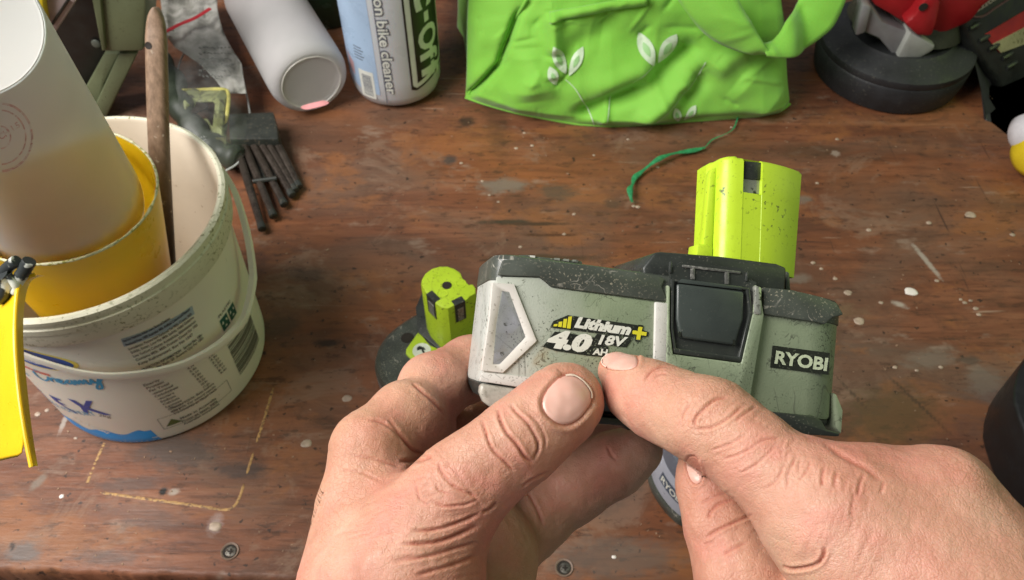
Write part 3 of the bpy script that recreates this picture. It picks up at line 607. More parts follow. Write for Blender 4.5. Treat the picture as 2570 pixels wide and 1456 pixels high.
def skin_mat():
    g = G('skin')
    c = g.ramp(g.noise(28, detail=4, dist=.4), (.30, (.44, .185, .122)), (.50, (.535, .272, .185)), (.70, (.61, .37, .262)))
    c = g.mix(g.ramp(g.noise(70, detail=3), (.50, 0), (.68, .5)), c, (.60, .22, .17))
    c = g.mix(g.ramp(g.noise(420, detail=3), (.58, 0), (.72, .22)), c, (.42, .20, .13))
    c = g.mix(g.ramp(g.noise(18, g.mapv(loc=(4, 4, 4)), 2), (.50, 0), (.66, .45)), c, (.56, .37, .22))
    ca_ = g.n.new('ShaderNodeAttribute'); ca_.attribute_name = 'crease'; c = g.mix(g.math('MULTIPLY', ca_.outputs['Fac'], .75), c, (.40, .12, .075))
    warp = g.noise(160, detail=2, out='Color')
    vm = g.n.new('ShaderNodeVectorMath'); vm.operation = 'MULTIPLY_ADD'; g.put(vm.inputs[0], warp); vm.inputs[1].default_value = (.004, .004, .004); g.put(vm.inputs[2], g.co)
    cell = g.vor(650, vm.outputs[0], 'DISTANCE_TO_EDGE'); cell2 = g.vor(1500, vm.outputs[0], 'DISTANCE_TO_EDGE')
    hgt = g.math('ADD', g.math('MULTIPLY', g.ramp(cell, (0, 0), (.12, 1)), g.ramp(g.noise(40, detail=2), (.4, .25), (.65, 1))), g.math('MULTIPLY', g.ramp(cell2, (0, 0), (.15, 1)), .35))
    hgt = g.math('ADD', hgt, g.math('MULTIPLY', g.noise(1500), .5))
    for sc3, rot3 in (((260, 900, 260), (.3, .2, .9)), ((900, 260, 400), (.1, .5, .4)), ((240, 240, 900), (.5, .9, .1))):
        wl = g.math('ABSOLUTE', g.math('SUBTRACT', g.noise(1, g.mapv(sc3, rot=rot3, vec=vm.outputs[0]), 2, .5), .5)); hgt = g.math('ADD', hgt, g.math('MULTIPLY', g.ramp(wl, (0, 0), (.05, 1)), .45))
    pit = g.math('MULTIPLY', g.ramp(cell, (0, .4), (.10, 0)), g.ramp(g.noise(45, detail=2), (.45, 0), (.6, 1))); c = g.mix(pit, c, (.40, .16, .09))
    g.set(col=c, rough=g.ramp(g.noise(300), (.3, .40), (.7, .55)), sss=.25, spec=.45)
    g.b.inputs['Subsurface Radius'].default_value = (1, .35, .18); g.b.inputs['Subsurface Scale'].default_value = .003
    g.bump(hgt, .36, .00035); return g.m
SKIN = skin_mat()
def nail_mat():
    g = G('nail'); g.set(col=g.ramp(g.noise(90, detail=2), (.3, (.60, .33, .26)), (.7, (.68, .42, .34))), rough=.32, spec=.5, sss=.15)
    g.b.inputs['Subsurface Radius'].default_value = (1, .4, .3); g.b.inputs['Subsurface Scale'].default_value = .002
    g.bump(g.noise(160, g.mapv((1, 1, 1)), 2), .2, .0002); return g.m
MNAIL = nail_mat()
def z2(pts): return [(735.9 + .4945 * x, 735.9 + .4945 * y) for x, y in pts]
def z3(pts): return [(1471.8 + .4484 * x, 802.8 + .4484 * y) for x, y in pts]
def fine(c0, c1, n, dirn, length, w, dep, seed, lim=None):
    r = random.Random(seed); out = []; d = np.array(dirn, float) / np.hypot(*dirn); nrm_ = np.array([-d[1], d[0]])
    for i in range(n):
        c = np.array(c0) + (np.array(c1) - np.array(c0)) * ((i + r.uniform(.1, .9)) / n) + d * r.uniform(-.35, .35) * length
        L_ = length * r.uniform(.35, .7); bend = r.uniform(-.12, .12) * L_
        out.append(([tuple(c - d * L_ / 2), tuple(c + nrm_ * bend + d * r.uniform(-4, 4)), tuple(c + d * L_ / 2 + nrm_ * r.uniform(-4, 4))], w * r.uniform(.8, 1.2), dep * r.uniform(.5, 1.1)) + ((lim,) if lim else ()))
    return out
HV = .00045
LH = [
 chain(.006, .0045, (1422, 1003, .231, 82), (1410, 1014, .230, 90), (1335, 1080, .227, 95), (1275, 1130, .224, 97), (1165, 1215, .222, 99)),
 chain(.010, .010, (1165, 1215, .222, 99), (1075, 1330, .222, 128), (1010, 1480, .220, 185), (950, 1760, .215, 230)),
 chain(.010, .010, (925, 1125, .245, 86), (930, 1290, .240, 120), (935, 1480, .230, 170), (910, 1740, .22, 220)),
 chain(.005, .006, (925, 1125, .245, 86), (1020, 1052, .258, 90), (1075, 1070, .270, 70)),
 chain(.004, .002, (1050, 1010, .264, 66), (1085, 975, .275, 84), (1180, 925, .295, 78), (1290, 890, .318, 70), (1420, 880, .33, 62)),
 chain(.004, .002, (1010, 1180, .275, 90), (1110, 1120, .290, 84), (1210, 1060, .320, 78), (1400, 1000, .335, 70)),
 chain(.006, .008, (1110, 1250, .270, 120), (1190, 1400, .275, 150), (1140, 1600, .26, 190), (1100, 1740, .25, 200)),
 chain(.006, .004, (1250, 1370, .290, 108), (1330, 1295, .300, 92), (1440, 1220, .305, 82), (1540, 1165, .305, 75), (1600, 1130, .302, 62)),
 chain(.004, .002, (1290, 1190, .315, 70), (1420, 1130, .325, 62), (1570, 1092, .322, 42)),
]
lt_ = (0, .26)
lc = [(z2(p), w, d) for p, w, d in [
 ([(958, 640), (975, 700), (1010, 790), (1080, 862), (1120, 905)], 5.5, .55), ([(1037, 585), (1052, 645), (1085, 710), (1130, 760), (1175, 830), (1215, 862)], 6, .85), ([(1100, 562), (1130, 600), (1190, 660), (1235, 740), (1243, 790), (1217, 850)], 5.5, .6),
 ([(1180, 600), (1245, 665), (1278, 740), (1268, 790)], 4.5, .3), ([(735, 860), (760, 920), (830, 990), (940, 1035)], 6, .45), ([(560, 1272), (700, 1266), (800, 1240), (935, 1178)], 7, .8), ([(500, 1352), (650, 1340), (800, 1302), (930, 1262)], 7, .5), ([(620, 1432), (800, 1380), (930, 1330)], 7, .5),
 ([(600, 1205), (720, 1200), (850, 1160), (945, 1118)], 6, .6), ([(380, 645), (440, 652), (500, 690), (550, 760)], 5, .4), ([(480, 640), (560, 740), (610, 800), (700, 828)], 6, .6), ([(540, 850), (620, 850), (700, 828)], 7, .6), ([(600, 790), (560, 750), (520, 700)], 4, .3),
 ([(600, 455), (660, 505), (720, 560), (780, 632)], 5, .55), ([(290, 820), (400, 840), (540, 880)], 5, .3), ([(230, 900), (330, 905), (450, 960)], 5, .25), ([(700, 1050), (760, 1080), (860, 1075), (930, 1050)], 5, .4), ([(620, 960), (640, 1040), (700, 1080)], 4, .3), ([(720, 960), (740, 1000), (800, 1020)], 4, .3),
 ([(960, 1110), (990, 1100), (1030, 1060)], 6, .5), ([(1160, 985), (1200, 950), (1300, 900)], 4, .3), ([(1595, 780), (1612, 820), (1640, 850)], 5, .35), ([(1180, 1000), (1230, 1080), (1270, 1180)], 6, .5)]]
lc = [(a, w, d, lt_) if max(x for x, y in a) < 1290 and i != 13 else (a, w, d) for i, (a, w, d) in enumerate(lc)]
lc += fine((1120, 1160), (1200, 1260), 10, (.65, .75), 110, 3.6, .16, 1, lt_) + fine((980, 1180), (1180, 1330), 22, (1, -.15), 120, 3.6, .17, 2, lt_) + fine((840, 1180), (1000, 1330), 20, (.9, -.5), 90, 3.4, .14, 3, lt_)
lc += fine((900, 1330), (1160, 1450), 18, (1, -.25), 130, 4, .2, 4, lt_) + fine((960, 1060), (1100, 1100), 8, (.8, .55), 70, 3.5, .14, 5) + fine((1200, 1080), (1330, 1010), 8, (.6, .8), 60, 3.2, .12, 6, lt_)
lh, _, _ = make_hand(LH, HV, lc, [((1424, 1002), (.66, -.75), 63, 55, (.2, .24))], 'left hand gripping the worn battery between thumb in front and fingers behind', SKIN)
RH = [
 chain(.005, .006, (1548, 931, .2405, 48), (1598, 978, .233, 74), (1650, 1006, .226, 87), (1715, 1036, .218, 91), (1785, 1062, .211, 104), (1850, 1112, .206, 98), (1915, 1165, .202, 103), (2075, 1295, .194, 154)),
 chain(.010, .008, (2075, 1295, .194, 150), (2220, 1420, .190, 200), (2420, 1580, .185, 280), (2560, 1720, .18, 290)),
 chain(.008, .010, (2075, 1262, .196, 96), (2230, 1250, .194, 104), (2368, 1244, .191, 92), (2410, 1400, .189, 140), (2500, 1640, .185, 220)),
 chain(.008, .008, (2368, 1244, .191, 88), (2500, 1480, .195, 130), (2640, 1700, .195, 170)),
 chain(.006, .003, (2110, 1510, .200, 128), (2240, 1470, .196, 120)),
 chain(.006, .003, (2085, 1400, .206, 60), (2105, 1560, .206, 110), (2150, 1700, .205, 120)),
 chain(.005, .003, (1752, 1140, .232, 48), (1780, 1215, .227, 76), (1818, 1320, .221, 92), (1862, 1450, .214, 108), (1960, 1650, .205, 150), (2100, 1760, .19, 180)),
]
rc_ = [(z3(p), w, d) for p, w, d in [
 ([(612, 600), (605, 560), (650, 500), (720, 445), (785, 430)], 5.5, .55), ([(640, 530), (690, 488), (760, 470)], 4.5, .3), ([(600, 612), (700, 600), (800, 545), (865, 480)], 5, .4),
 ([(830, 570), (880, 530), (950, 480)], 5, .35), ([(325, 335), (360, 290), (410, 265), (470, 262)], 4.5, .4), ([(380, 315), (420, 300), (450, 305)], 4, .3), ([(530, 560), (540, 520), (580, 470)], 4.5, .3), ([(950, 690), (1010, 665), (1080, 662)], 5, .35), ([(700, 730), (790, 700), (900, 640)], 4.5, .25), ([(760, 780), (860, 750), (960, 690)], 4.5, .3), ([(860, 860), (960, 800), (1060, 700)], 4.5, .3), ([(990, 950), (1060, 900), (1110, 800)], 5, .25),
 ([(1500, 965), (1488, 1030), (1480, 1110)], 6, .3), ([(1330, 825), (1318, 870), (1320, 930)], 6, .45), ([(1405, 850), (1390, 890), (1392, 950)], 6, .4), ([(1555, 860), (1530, 910), (1515, 985)], 6, .4), ([(1665, 900), (1655, 940), (1640, 970)], 6, .3), ([(1250, 790), (1230, 850), (1180, 900)], 5, .3), ([(1180, 760), (1130, 850), (1120, 950)], 5, .25),
 ([(1330, 690), (1450, 770), (1560, 830), (1650, 900)], 10, .35), ([(1095, 1375), (1140, 1392), (1220, 1388), (1290, 1365), (1325, 1320), (1330, 1270)], 6, .8), ([(680, 1115), (695, 1070), (750, 1025), (830, 1000)], 5.5, .5), ([(660, 1225), (740, 1175), (840, 1128), (930, 1090)], 5.5, .5), ([(760, 1315), (830, 1275), (905, 1240)], 5, .35), ([(640, 1030), (720, 985), (800, 960)], 4.5, .25), ([(650, 1260), (720, 1240)], 5, .3)]]
rc_ += fine((1790, 1000), (2020, 1180), 30, (.55, -.5), 90, 3.5, .19, 11) + fine((1960, 1130), (2180, 1260), 26, (.15, -1), 90, 4.5, .20, 12) + fine((1640, 930), (1720, 1060), 9, (.5, -.6), 70, 3.3, .13, 13) + fine((1740, 1230), (1860, 1440), 14, (1, -.4), 80, 4, .17, 14)
rc_ += fine((2050, 1300), (2200, 1440), 12, (.5, -1), 150, 6, .16, 15)
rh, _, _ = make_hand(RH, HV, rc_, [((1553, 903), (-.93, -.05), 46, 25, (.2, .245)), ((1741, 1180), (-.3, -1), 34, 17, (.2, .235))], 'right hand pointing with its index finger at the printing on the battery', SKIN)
# hairs along the left wrist
mt_hair = plastic('arm_hair', (.16, .09, .05), .5)
vf = []; rr = random.Random(5)
for i in range(90):
    V_ = rr.uniform(1240, 1455); U = 806 - (V_ - 1290) * .34 + rr.uniform(-4, 12) if V_ > 1290 else 812 + rr.uniform(-2, 8)
    d = .232; L_ = rr.uniform(14, 34); a = rr.uniform(-.6, .35)
    vf.append(tube([at(U, V_, d), at(U - L_ * .5, V_ - L_ * (.45 + a * .3), d - .0006), at(U - L_ * .75, V_ - L_ * (1.0 + a * .4), d - .0008)], [.00005, .00004, .00002], 4))
o = mesh('hair', *join(*vf), mt_hair, lh); o['kind'] = 'stuff'

# ------------------------------------------------------------------ yoghurt tub
TC = np.array([-.2355, .3100]); TZ = .138
mt_tub = plastic('tub_plastic', (.82, .77, .66), .38, var=.04, vscale=25, dirt=(.32, .33, .20), dscale=260, damt=.72, bump=.05, sss=.12)
mt_tub.node_tree.nodes['Principled BSDF'].inputs['Subsurface Scale'].default_value = .004
mt_rimd = plastic('tub_rim_plastic', (.70, .68, .53), .42, var=.05, vscale=25, dirt=(.22, .22, .10), dscale=420, damt=.58, scr=.6, scol=(.16, .15, .08), bump=.1)
tub = thing('yoghurt_tub', (*TC, 0), 'dirty white plastic yoghurt tub holding a stick and a yellow jug', 'tub')
def wr(z): return np.interp(z, [0, .006, .115, .119, .128], [.0676, .0690, .0728, .0730, .0735])
prof = [(.0, .0600), (.0005, .0665), (.002, .0682), (.006, .0690), (.05, wr(.05)), (.085, wr(.085)), (.1165, .0728), (.1166, .0768), (.118, .0774), (.127, .0776), (.1275, .0783), (.1315, .0785), (.132, .0777), (.1345, .0777), (.135, .0783), (.1372, .0782), (.1382, .0765), (.1380, .0748), (.1365, .0738), (.09, .0705), (.02, .0660), (.004, .0640), (.0030, .0600), (.003, .0001)]
c3 = np.array([*TC, 0])
mesh('tub_wall', *lathe(c3, c3 + [0, 0, 1], [(0, .0001)] + prof[:8], 128, False, False), mt_tub, tub, ang=30)
mesh('tub_inside', *lathe(c3, c3 + [0, 0, 1], prof[17:], 128, False, False), plastic('tub_inside', (.62, .54, .43), .45, var=.10, vscale=14, dirt=(.25, .15, .07), dscale=220, damt=.66), tub, ang=30)
mesh('rim', *lathe(c3, c3 + [0, 0, 1], prof[6:18], 128, False, False), mt_rimd, tub, ang=25)
def tubhit(U, V, r=.0712):
    d = ray(U, V); o = C0[:2] - TC; a = d[:2] @ d[:2]; b = 2 * o @ d[:2]; c = o @ o - r * r; D = b * b - 4 * a * c
    t = (-b - math.sqrt(max(D, 0))) / (2 * a); P = C0 + d * t; return math.atan2(P[1] - TC[1], P[0] - TC[0]), P[2]
hk = sorted([tubhit(*p, .0755) for p in ((51, 893), (128, 921), (211, 944), (281, 950), (383, 937), (459, 915), (542, 864), (595, 806))])
hk = [(hk[0][0] - 1.2, .112)] + hk + [(.0, hk[-1][1] + .012), (.35, .112), (.75, .124)]
hp = []
for q in np.linspace(math.radians(-205), math.radians(44), 80):
    s = math.sin(q); r = .0752 + .0055 * max(0, math.cos(q)) ** 2
    z = float(np.interp(q, [a for a, b in hk], [b for a, b in hk])) + .0022
    hp.append(c3 + [math.cos(q) * r, math.sin(q) * r, z])
ring = []
for i, p in enumerate(hp):
    rd = p - c3; rd[2] = 0; rd /= np.linalg.norm(rd)
    kq = 1 + 1.6 * max(0, rd[0]) ** 3
    ring.append([p + rd * a * kq + np.array([0, 0, 1]) * b for a, b in ((-.0006, -.0026), (.0006, -.0026), (.0010, 0), (.0006, .0028), (-.0006, .0028))])
mesh('carry_handle', *loft(ring), mt_tub, tub, ang=40)
def tubhit(U, V, r=.0712):
    d = ray(U, V); o = C0[:2] - TC; a = d[:2] @ d[:2]; b = 2 * o @ d[:2]; c = o @ o - r * r; D = b * b - 4 * a * c
    t = (-b - math.sqrt(max(D, 0))) / (2 * a); P = C0 + d * t; return math.atan2(P[1] - TC[1], P[0] - TC[0]), P[2]
hg = c3 + np.array([math.cos(.76) * .0790, math.sin(.76) * .0790, .128]); mesh('handle_hinge', *lathe(hg - np.array([math.cos(.76), math.sin(.76), 0]) * .004, hg, [(0, .0045), (.005, .0045), (.0055, .0035)], 20), mt_tub, tub)
def tubpt(th, z, lift=.00015): r = wr(z) + lift; return np.array([TC[0] + math.cos(th) * r, TC[1] + math.sin(th) * r, z])
def tubline(O, E, cap, lift=.0002):
    a, b = tubhit(*O), tubhit(*E)
    L = abs(b[0] - a[0]) * .0712; sl_ = math.atan2(b[1] - a[1], L)
    return lambda x, y: tubpt(a[0] + (b[0] - a[0]) * x - math.sin(sl_) * y * cap / .0712, a[1] + (b[1] - a[1]) * x + math.cos(sl_) * y * cap, lift)
pn = lambda n, c: plastic(n, c, .4, var=.1, bump=0)
i_txt = pn('ink_grey', (.15, .14, .12)); i_blk = pn('ink_black', (.03, .035, .05)); i_navy = pn('ink_navy', (.02, .06, .32)); i_cyan = pn('ink_cyan', (.03, .30, .52)); i_blue = pn('ink_sky_blue', (.01, .30, .75)); i_royal = pn('ink_royal', (.015, .10, .42)); i_yel = pn('ink_yellow', (.80, .65, .12)); i_red = pn('ink_red', (.65, .12, .08)); i_wht = pn('ink_white', (.78, .78, .74)); i_teal = pn('ink_teal', (.02, .12, .10)); i_pale = pn('ink_pale_blue', (.36, .44, .52)); i_green = pn('ink_olive', (.10, .13, .03))
def patch(name, corners, m, lift=.00012):
    h = [tubhit(*c) for c in corners]; return decal(name, [[(a * .0712, z) for a, z in h]], lambda a, z: tubpt(a / .0712, z, lift), m, tub, maxlen=.004)
tb = lambda th, z: (th * .0712, z)
hA, hB = tubhit(398, 1100), tubhit(150, 1040)
th0 = -math.pi * .80; z_b = .0085
pl = [tb(th0, .0012), tb(hA[0], .0012)] + [tb(hA[0] - .03, .0155)] + [tb(hA[0] - .03 - (hA[0] - th0) * k, .0155 + .0022 * math.sin(k * 23) * (k > .05)) for k in np.linspace(.02, 1, 40)]
decal('blue_band', [pl], lambda a, z: tubpt(a / .0712, z, .00012), i_blue, tub, maxlen=.004)
mesh('band_lettering', *text_vf('full of quality', tubline((178, 1052), (272, 1095), .0030, .0003), .03), i_wht, tub, smooth=False)
oc = tubhit(78, 893)
def oval(k, m, name, lift): 
    decal(name, [[tb(oc[0] + math.cos(q) * .0225 * k / .0712 - .012 * k, oc[1] + math.sin(q) * .0085 * k - math.cos(q) * .004) for q in np.linspace(0, 2 * math.pi, 40, endpoint=False)]], lambda a, z: tubpt(a / .0712, z, lift), m, tub, maxlen=.004)
oval(1.12, i_yel, 'oval_border', .00012); oval(1.0, i_royal, 'oval_badge', .0002)
mesh('oval_lettering', *text_vf('ina', lambda x, y: tubpt(oc[0] - .30 + x * .36, oc[1] - .0015 + y * .0075 - x * .004, .0003), .05, .1), i_wht, tub, smooth=False)
mesh('red_line', *text_vf('DAIRY FARMERS', tubline((52, 912), (128, 942), .0022, .0003), .08), i_red, tub, smooth=False)
# script word, drawn as strokes
def stroke(name, pts, w, m, O, S, par=tub, n=90, ang=0.0, vary=0):
    P = spline(pts, n); th_, z_ = tubhit(*O); A_ = []; B_ = []
    for k in range(n):
        d = P[min(k + 1, n - 1)] - P[max(k - 1, 0)]; d /= np.linalg.norm(d); nn = np.array([-d[1], d[0]])
        for L_, s in ((A_, 1), (B_, -1)):
            q = (P[k] + nn * w * s * (1 + vary * nn[0])) * S; L_.append(tubpt(th_ + q[0] / .0712, z_ + q[1] + q[0] * ang, .0003))
    mesh(name, *loft([A_, B_], False, False, closed=False), m, par, smooth=False)
stroke('script_lettering', [(1.5, 1.5), (1.0, 2.0), (.4, 1.2), (.5, .2), (1.2, -.1), (1.9, .5), (2.1, 1.0), (2.2, .1), (2.3, .7), (2.8, .9), (2.9, .2), (3.3, .3), (3.6, .7), (3.2, .9), (3.1, .2), (3.6, .0), (4.1, .6), (4.5, .9), (4.1, .6), (4.2, .1), (4.6, .3), (4.8, .9), (4.7, .1), (4.9, .1), (5.2, .9), (5.3, .1), (5.7, .9), (5.8, .1), (6.2, .9), (6.3, .1), (6.6, .1), (6.9, .9), (7.0, .2), (7.4, .3), (7.8, 1.0), (7.6, .1), (7.4, -1.0), (6.9, -1.1), (7.1, -.4), (8.4, 1.2)], .15, i_cyan, (92, 945), .0050, n=260, ang=.03)
stroke('and_sign', [(.9, 0), (.1, .9), (.5, 1.2), (.6, .8), (.0, .2), (.4, 0), (.9, .5)], .09, i_cyan, (68, 940), .0030, n=40)
def slab(name, quads, O, S, m): 
    th_, z_ = tubhit(*O)
    decal(name, [[(th_ * .0712 + x * S, z_ + y * S) for x, y in q] for q in quads], lambda a, z: tubpt(a / .0712, z, .0003), m, tub, maxlen=.005)
for O in ((100, 998), (146, 1022)):
    slab('bold_letter', [[(0, 2.2), (1.4, 2.2), (1.3, 1.9), (.7, 1.8), (.7, 1.3), (1.2, 1.3), (1.6, 1.1), (.6, 1.0), (1.8, .2), (2.1, -.2), (1.8, -.1), (.1, 1.1)]], O, .0062, i_navy)
slab('bold_letter', [[(0, 2.5), (.7, 2.4), (1.2, 1.5), (1.9, 2.6), (2.5, 2.6), (1.6, 1.2), (3.2, -.1), (2.7, -.1), (1.2, .8), (1.0, .0), (.6, .2), (.7, 1.2)]], (196, 1036), .0062, i_navy)
mesh('style_lettering', *text_vf('STYLE YOGHURT', tubline((118, 1008), (240, 1047), .0050), .0), i_cyan, tub, smooth=False)
mesh('weight_lettering', *text_vf('2kg', tubline((246, 1048), (277, 1053), .0034), .0), i_txt, tub, smooth=False)
# small print
mesh_print = []
patch('print_panel', [(302, 846), (478, 765), (485, 786), (310, 866)], i_pale)
lines = [(0, 'Free From: Preservatives, Artificial Colours, Flavours and Sweeteners', 1, i_blk), (1, 'Produced From 100% Australian Milk. Artificial Colours and Flavours', 0, i_blk), (2.1, 'Ingredients: Pasteurised Reduced Fat Milk, Cream, Milk', 0, i_txt), (3, 'Solids, Sugar, Low Fat Milk Solids, Halal Gelatine', 0, i_txt), (4, 'Live Yoghurt Cultures: Acidophilus, Bifidobacterium', 0, i_txt), (5, 'Contains Milk. Milk Protein Count for 100', 0, i_txt), (6.1, 'Keep Refrigerated. Reg No 1247', .4, i_txt), (7.6, 'NUTRITION INFORMATION   Serving Size 100g', 0, i_blk), (8.4, 'Servings Per Pack: 20  Average Qty Per 100g', 0, i_txt)]
a0 = tubhit(306, 852); a1 = tubhit(480, 778)
for k, s, cut, m in lines:
    z = a0[1] - .0010 - k * .0037; a_ = a0[0] + .005; b_ = a_ + (a1[0] - a0[0]) * (.96 - cut * .3)
    mesh('print_line', *text_vf(s, lambda x, y: tubpt(a_ + (b_ - a_) * x, z + y * .0023, .00035), .02), m, tub, smooth=False)
a0 = tubhit(360, 968); a1 = tubhit(540, 885)
rows = ['Energy', 'Protein', 'Fat Total', '-saturated', 'Carbohydrate', '-sugars', 'Sodium', 'Calcium', 'Lactose', 'Gluten', 'GI']
for k, s in enumerate(rows):
    z = a0[1] - .001 - k * .0034; w = (a1[0] - a0[0])
    for f0, f1, t in ((0, .10 + .018 * len(s), s), (.56, .66, '%d.%dg' % (3 + k, (k * 7) % 10)), (.86, .98, '%d.%dg' % (1 + k, (k * 3) % 10))):
        if k > 8 and f0: continue
        mesh('print_line', *text_vf(t, lambda x, y, f0=f0, f1=f1, z=z, w=w: tubpt(a0[0] + k * .006 + w * (f0 + (f1 - f0) * x), z + y * .0022, .00035), .02), i_txt, tub, smooth=False)
for k, s in enumerate(['Made in Australia', 'From at least 98%', 'Australian ingredients']):
    z = tubhit(455, 1058)[1] - k * .0034; a_ = tubhit(455, 1058)[0]
    mesh('print_line', *text_vf(s, lambda x, y: tubpt(a_ + .34 * x, z + y * .0022, .00035), .02), i_txt, tub, smooth=False)
for k, s in enumerate(['Please recycle. Best before', 'see side. For natural results', 'B12 WRAPPED BY TRUST PACK']):
    z = tubhit(455, 1030)[1] - k * .0034 + .004; a_ = tubhit(430, 1030)[0]
    mesh('print_line', *text_vf(s, lambda x, y: tubpt(a_ + .40 * x, z + y * .0021, .00035), .02), i_txt, tub, smooth=False)
hL = tubhit(412, 1084)
bx = lambda x0_, z0_, x1_, z1_: [tb(hL[0] + x0_, hL[1] + z0_), tb(hL[0] + x1_, hL[1] + z0_), tb(hL[0] + x1_, hL[1] + z1_), tb(hL[0] + x0_, hL[1] + z1_)]
decal('print_frame', [bx(0, 0, .66, .0003), bx(0, .0125, .66, .0128), bx(0, .0003, .004, .0125), bx(.656, .0003, .66, .0125)], lambda a, z: tubpt(a / .0712, z, .0002), i_txt, tub, maxlen=.003)
decal('triangle_mark', [[tb(hL[0] + .03, hL[1] + .002), tb(hL[0] + .17, hL[1] + .002), tb(hL[0] + .10, hL[1] + .0085)]], lambda a, z: tubpt(a / .0712, z, .0002), i_green, tub, maxlen=.003)
# barcode, recycling marks
hb_ = tubhit(572, 868); z1_, z0_ = tubhit(572, 868)[1], tubhit(600, 955)[1]; bars_ = []; rb = random.Random(3); z = z1_
while z > z0_:
    w = rb.choice([.0005, .0009, .0014]); bars_.append([tb(hb_[0], z), tb(hb_[0] + .42, z + .000), tb(hb_[0] + .42, z - w), tb(hb_[0], z - w)]); z -= w + rb.choice([.0004, .0007, .001])
decal('barcode', bars_, lambda a, z: tubpt(a / .0712, z, .00025), i_txt, tub, maxlen=.004)
hr = tubhit(558, 826)
for k in range(2):
    q = [tb(hr[0] + .004 + k * .115, hr[1] - .003), tb(hr[0] + .10 + k * .115, hr[1] - .003), tb(hr[0] + .10 + k * .115, hr[1] + .0075), tb(hr[0] + .004 + k * .115, hr[1] + .0075)]
    decal('recycling_mark', [q], lambda a, z: tubpt(a / .0712, z, .0002), i_teal, tub, maxlen=.003)
    pc = np.mean(q, 0); tri = [[(pc[0] + math.cos(t) * .0028 * r, pc[1] + math.sin(t) * .0036 * r) for t, r in ((a, 1), (a + .8, 1), (a + .8, .55), (a, .55))] for a in (0.1, 2.2, 4.3)]
    decal('recycling_arrows', tri, lambda a, z: tubpt(a / .0712, z, .0003), i_wht, tub, maxlen=.003)
mesh('print_line', *text_vf('PLASTIC', lambda x, y: tubpt(hr[0] + .01 + .18 * x, hr[1] + .010 + y * .002, .0003), .02), i_txt, tub, smooth=False)

# ------------------------------------------------------------------ yellow jug in the tub
mt_yel = plastic('yellow_plastic', (.80, .50, .010), .32, var=.06, vscale=20, dirt=(.45, .25, .02), dscale=200, damt=.70, bump=.04, sss=.1)
mt_yel.node_tree.nodes['Principled BSDF'].inputs['Subsurface Scale'].default_value = .004
mt_crust = plastic('crusted_rim', (.62, .60, .40), .6, var=.25, vscale=200, dirt=(.30, .28, .05), dscale=500, damt=.5, bump=.6)
JC = T(150, 482, .166); JB = np.array([JC[0] - .019, JC[1] + .008, .006])
jug = thing('yellow_jug', (JB[0], JB[1], .004), 'yellow plastic jug with crusted rim standing inside the yoghurt tub', 'jug')
Jd = JC - JB; JL = np.linalg.norm(Jd)
mesh('jug_wall', *lathe(JB, JC, [(0, .0001), (0, .025), (.002, .027), (JL - .02, .0440), (JL - .0005, .0462), (JL, .0458), (JL - .0005, .0452), (JL - .02, .0430), (.004, .0258), (.0035, .0001)], 96, False, False), mt_yel, jug, ang=30)
rp = []
u_, v_, d_ = basis(Jd)
for q in np.linspace(0, 2 * math.pi, 120, endpoint=False):
    r = .0458; rp.append(JC + (u_ * math.cos(q) + v_ * math.sin(q)) * r)
rr_ = [.0007 + .00035 * mnoise.noise((i * .35, 1, 7)) for i in range(120)]
Vv, Ff = tube(rp + [rp[0]], rr_ + [rr_[0]], 8, False); mesh('rim', Vv, Ff, mt_crust, jug)
def strip(name, pxs, m, parent, th=.0016, bev=0):
    """a bent sheet: rows of (U, V, distance) points"""
    R = [[at(*p) for p in row] for row in pxs]
    V, F = loft(R, False, False, closed=False)
    return mesh(name, V, F, m, parent, solid=th, ang=60, sub=1)
strip('pouring_guard', [[(-90, 700, .372), (-20, 705, .352), (36, 712, .338), (46, 690, .335)], [(-90, 760, .362), (-20, 765, .338), (24, 768, .328), (38, 768, .324)], [(-90, 850, .355), (-20, 860, .330), (26, 862, .320), (40, 864, .316)], [(-90, 960, .352), (-20, 970, .326), (34, 975, .316), (46, 978, .312)], [(-90, 1080, .352), (-10, 1080, .324), (44, 1080, .314), (62, 1082, .309)], [(-90, 1165, .352), (-20, 1168, .325), (30, 1150, .314), (62, 1150, .308)]], mt_yel, jug, .0012)
mesh('guard_edge', *tube([at(u, v, d) for u, v, d in spline([(88, 690, .332), (52, 705, .330), (40, 768, .324), (38, 864, .316), (47, 978, .312), (62, 1082, .309), (80, 1172, .307)], 50)], .0010, 10), mt_yel, jug)
mesh('guard_flange', *loft([[at(u - 2, v, d), at(u + 16, v + 2, d + .007), at(u + 17, v + 2, d + .0075), at(u, v, d + .001)] for u, v, d in spline([(96, 690, .334), (60, 706, .330), (44, 768, .324), (42, 864, .316), (52, 978, .312), (64, 1082, .309), (78, 1168, .307)], 40)]), mt_yel, jug)

# clip of painted metal hooked over the rim
clip = thing('spring_clip', at(40, 700, .335), 'small black metal clip smeared with white paint, hooked on the yellow jug rim', 'clip')
mt_clip = plastic('painted_clip', (.03, .035, .035), .35, var=.2, dirt=(.70, .72, .64), dscale=150, damt=.50, bump=.5)
for pts, r in (([(74, 655), (60, 680), (40, 712)], .0026), ([(42, 655), (24, 668), (4, 690), (-12, 720)], .0024), ([(2, 692), (14, 705), (8, 735), (-6, 750)], .0030), ([(20, 690), (40, 720), (36, 735)], .0016)):
    P = spline([(*p, .326 + .002 * i) for i, p in enumerate(pts)], 14); mesh('clip_arm', *tube([at(*p) for p in P], [r * (1 + .15 * mnoise.noise((i * .8, r * 900, 0))) for i in range(14)], 12), mt_clip, clip)

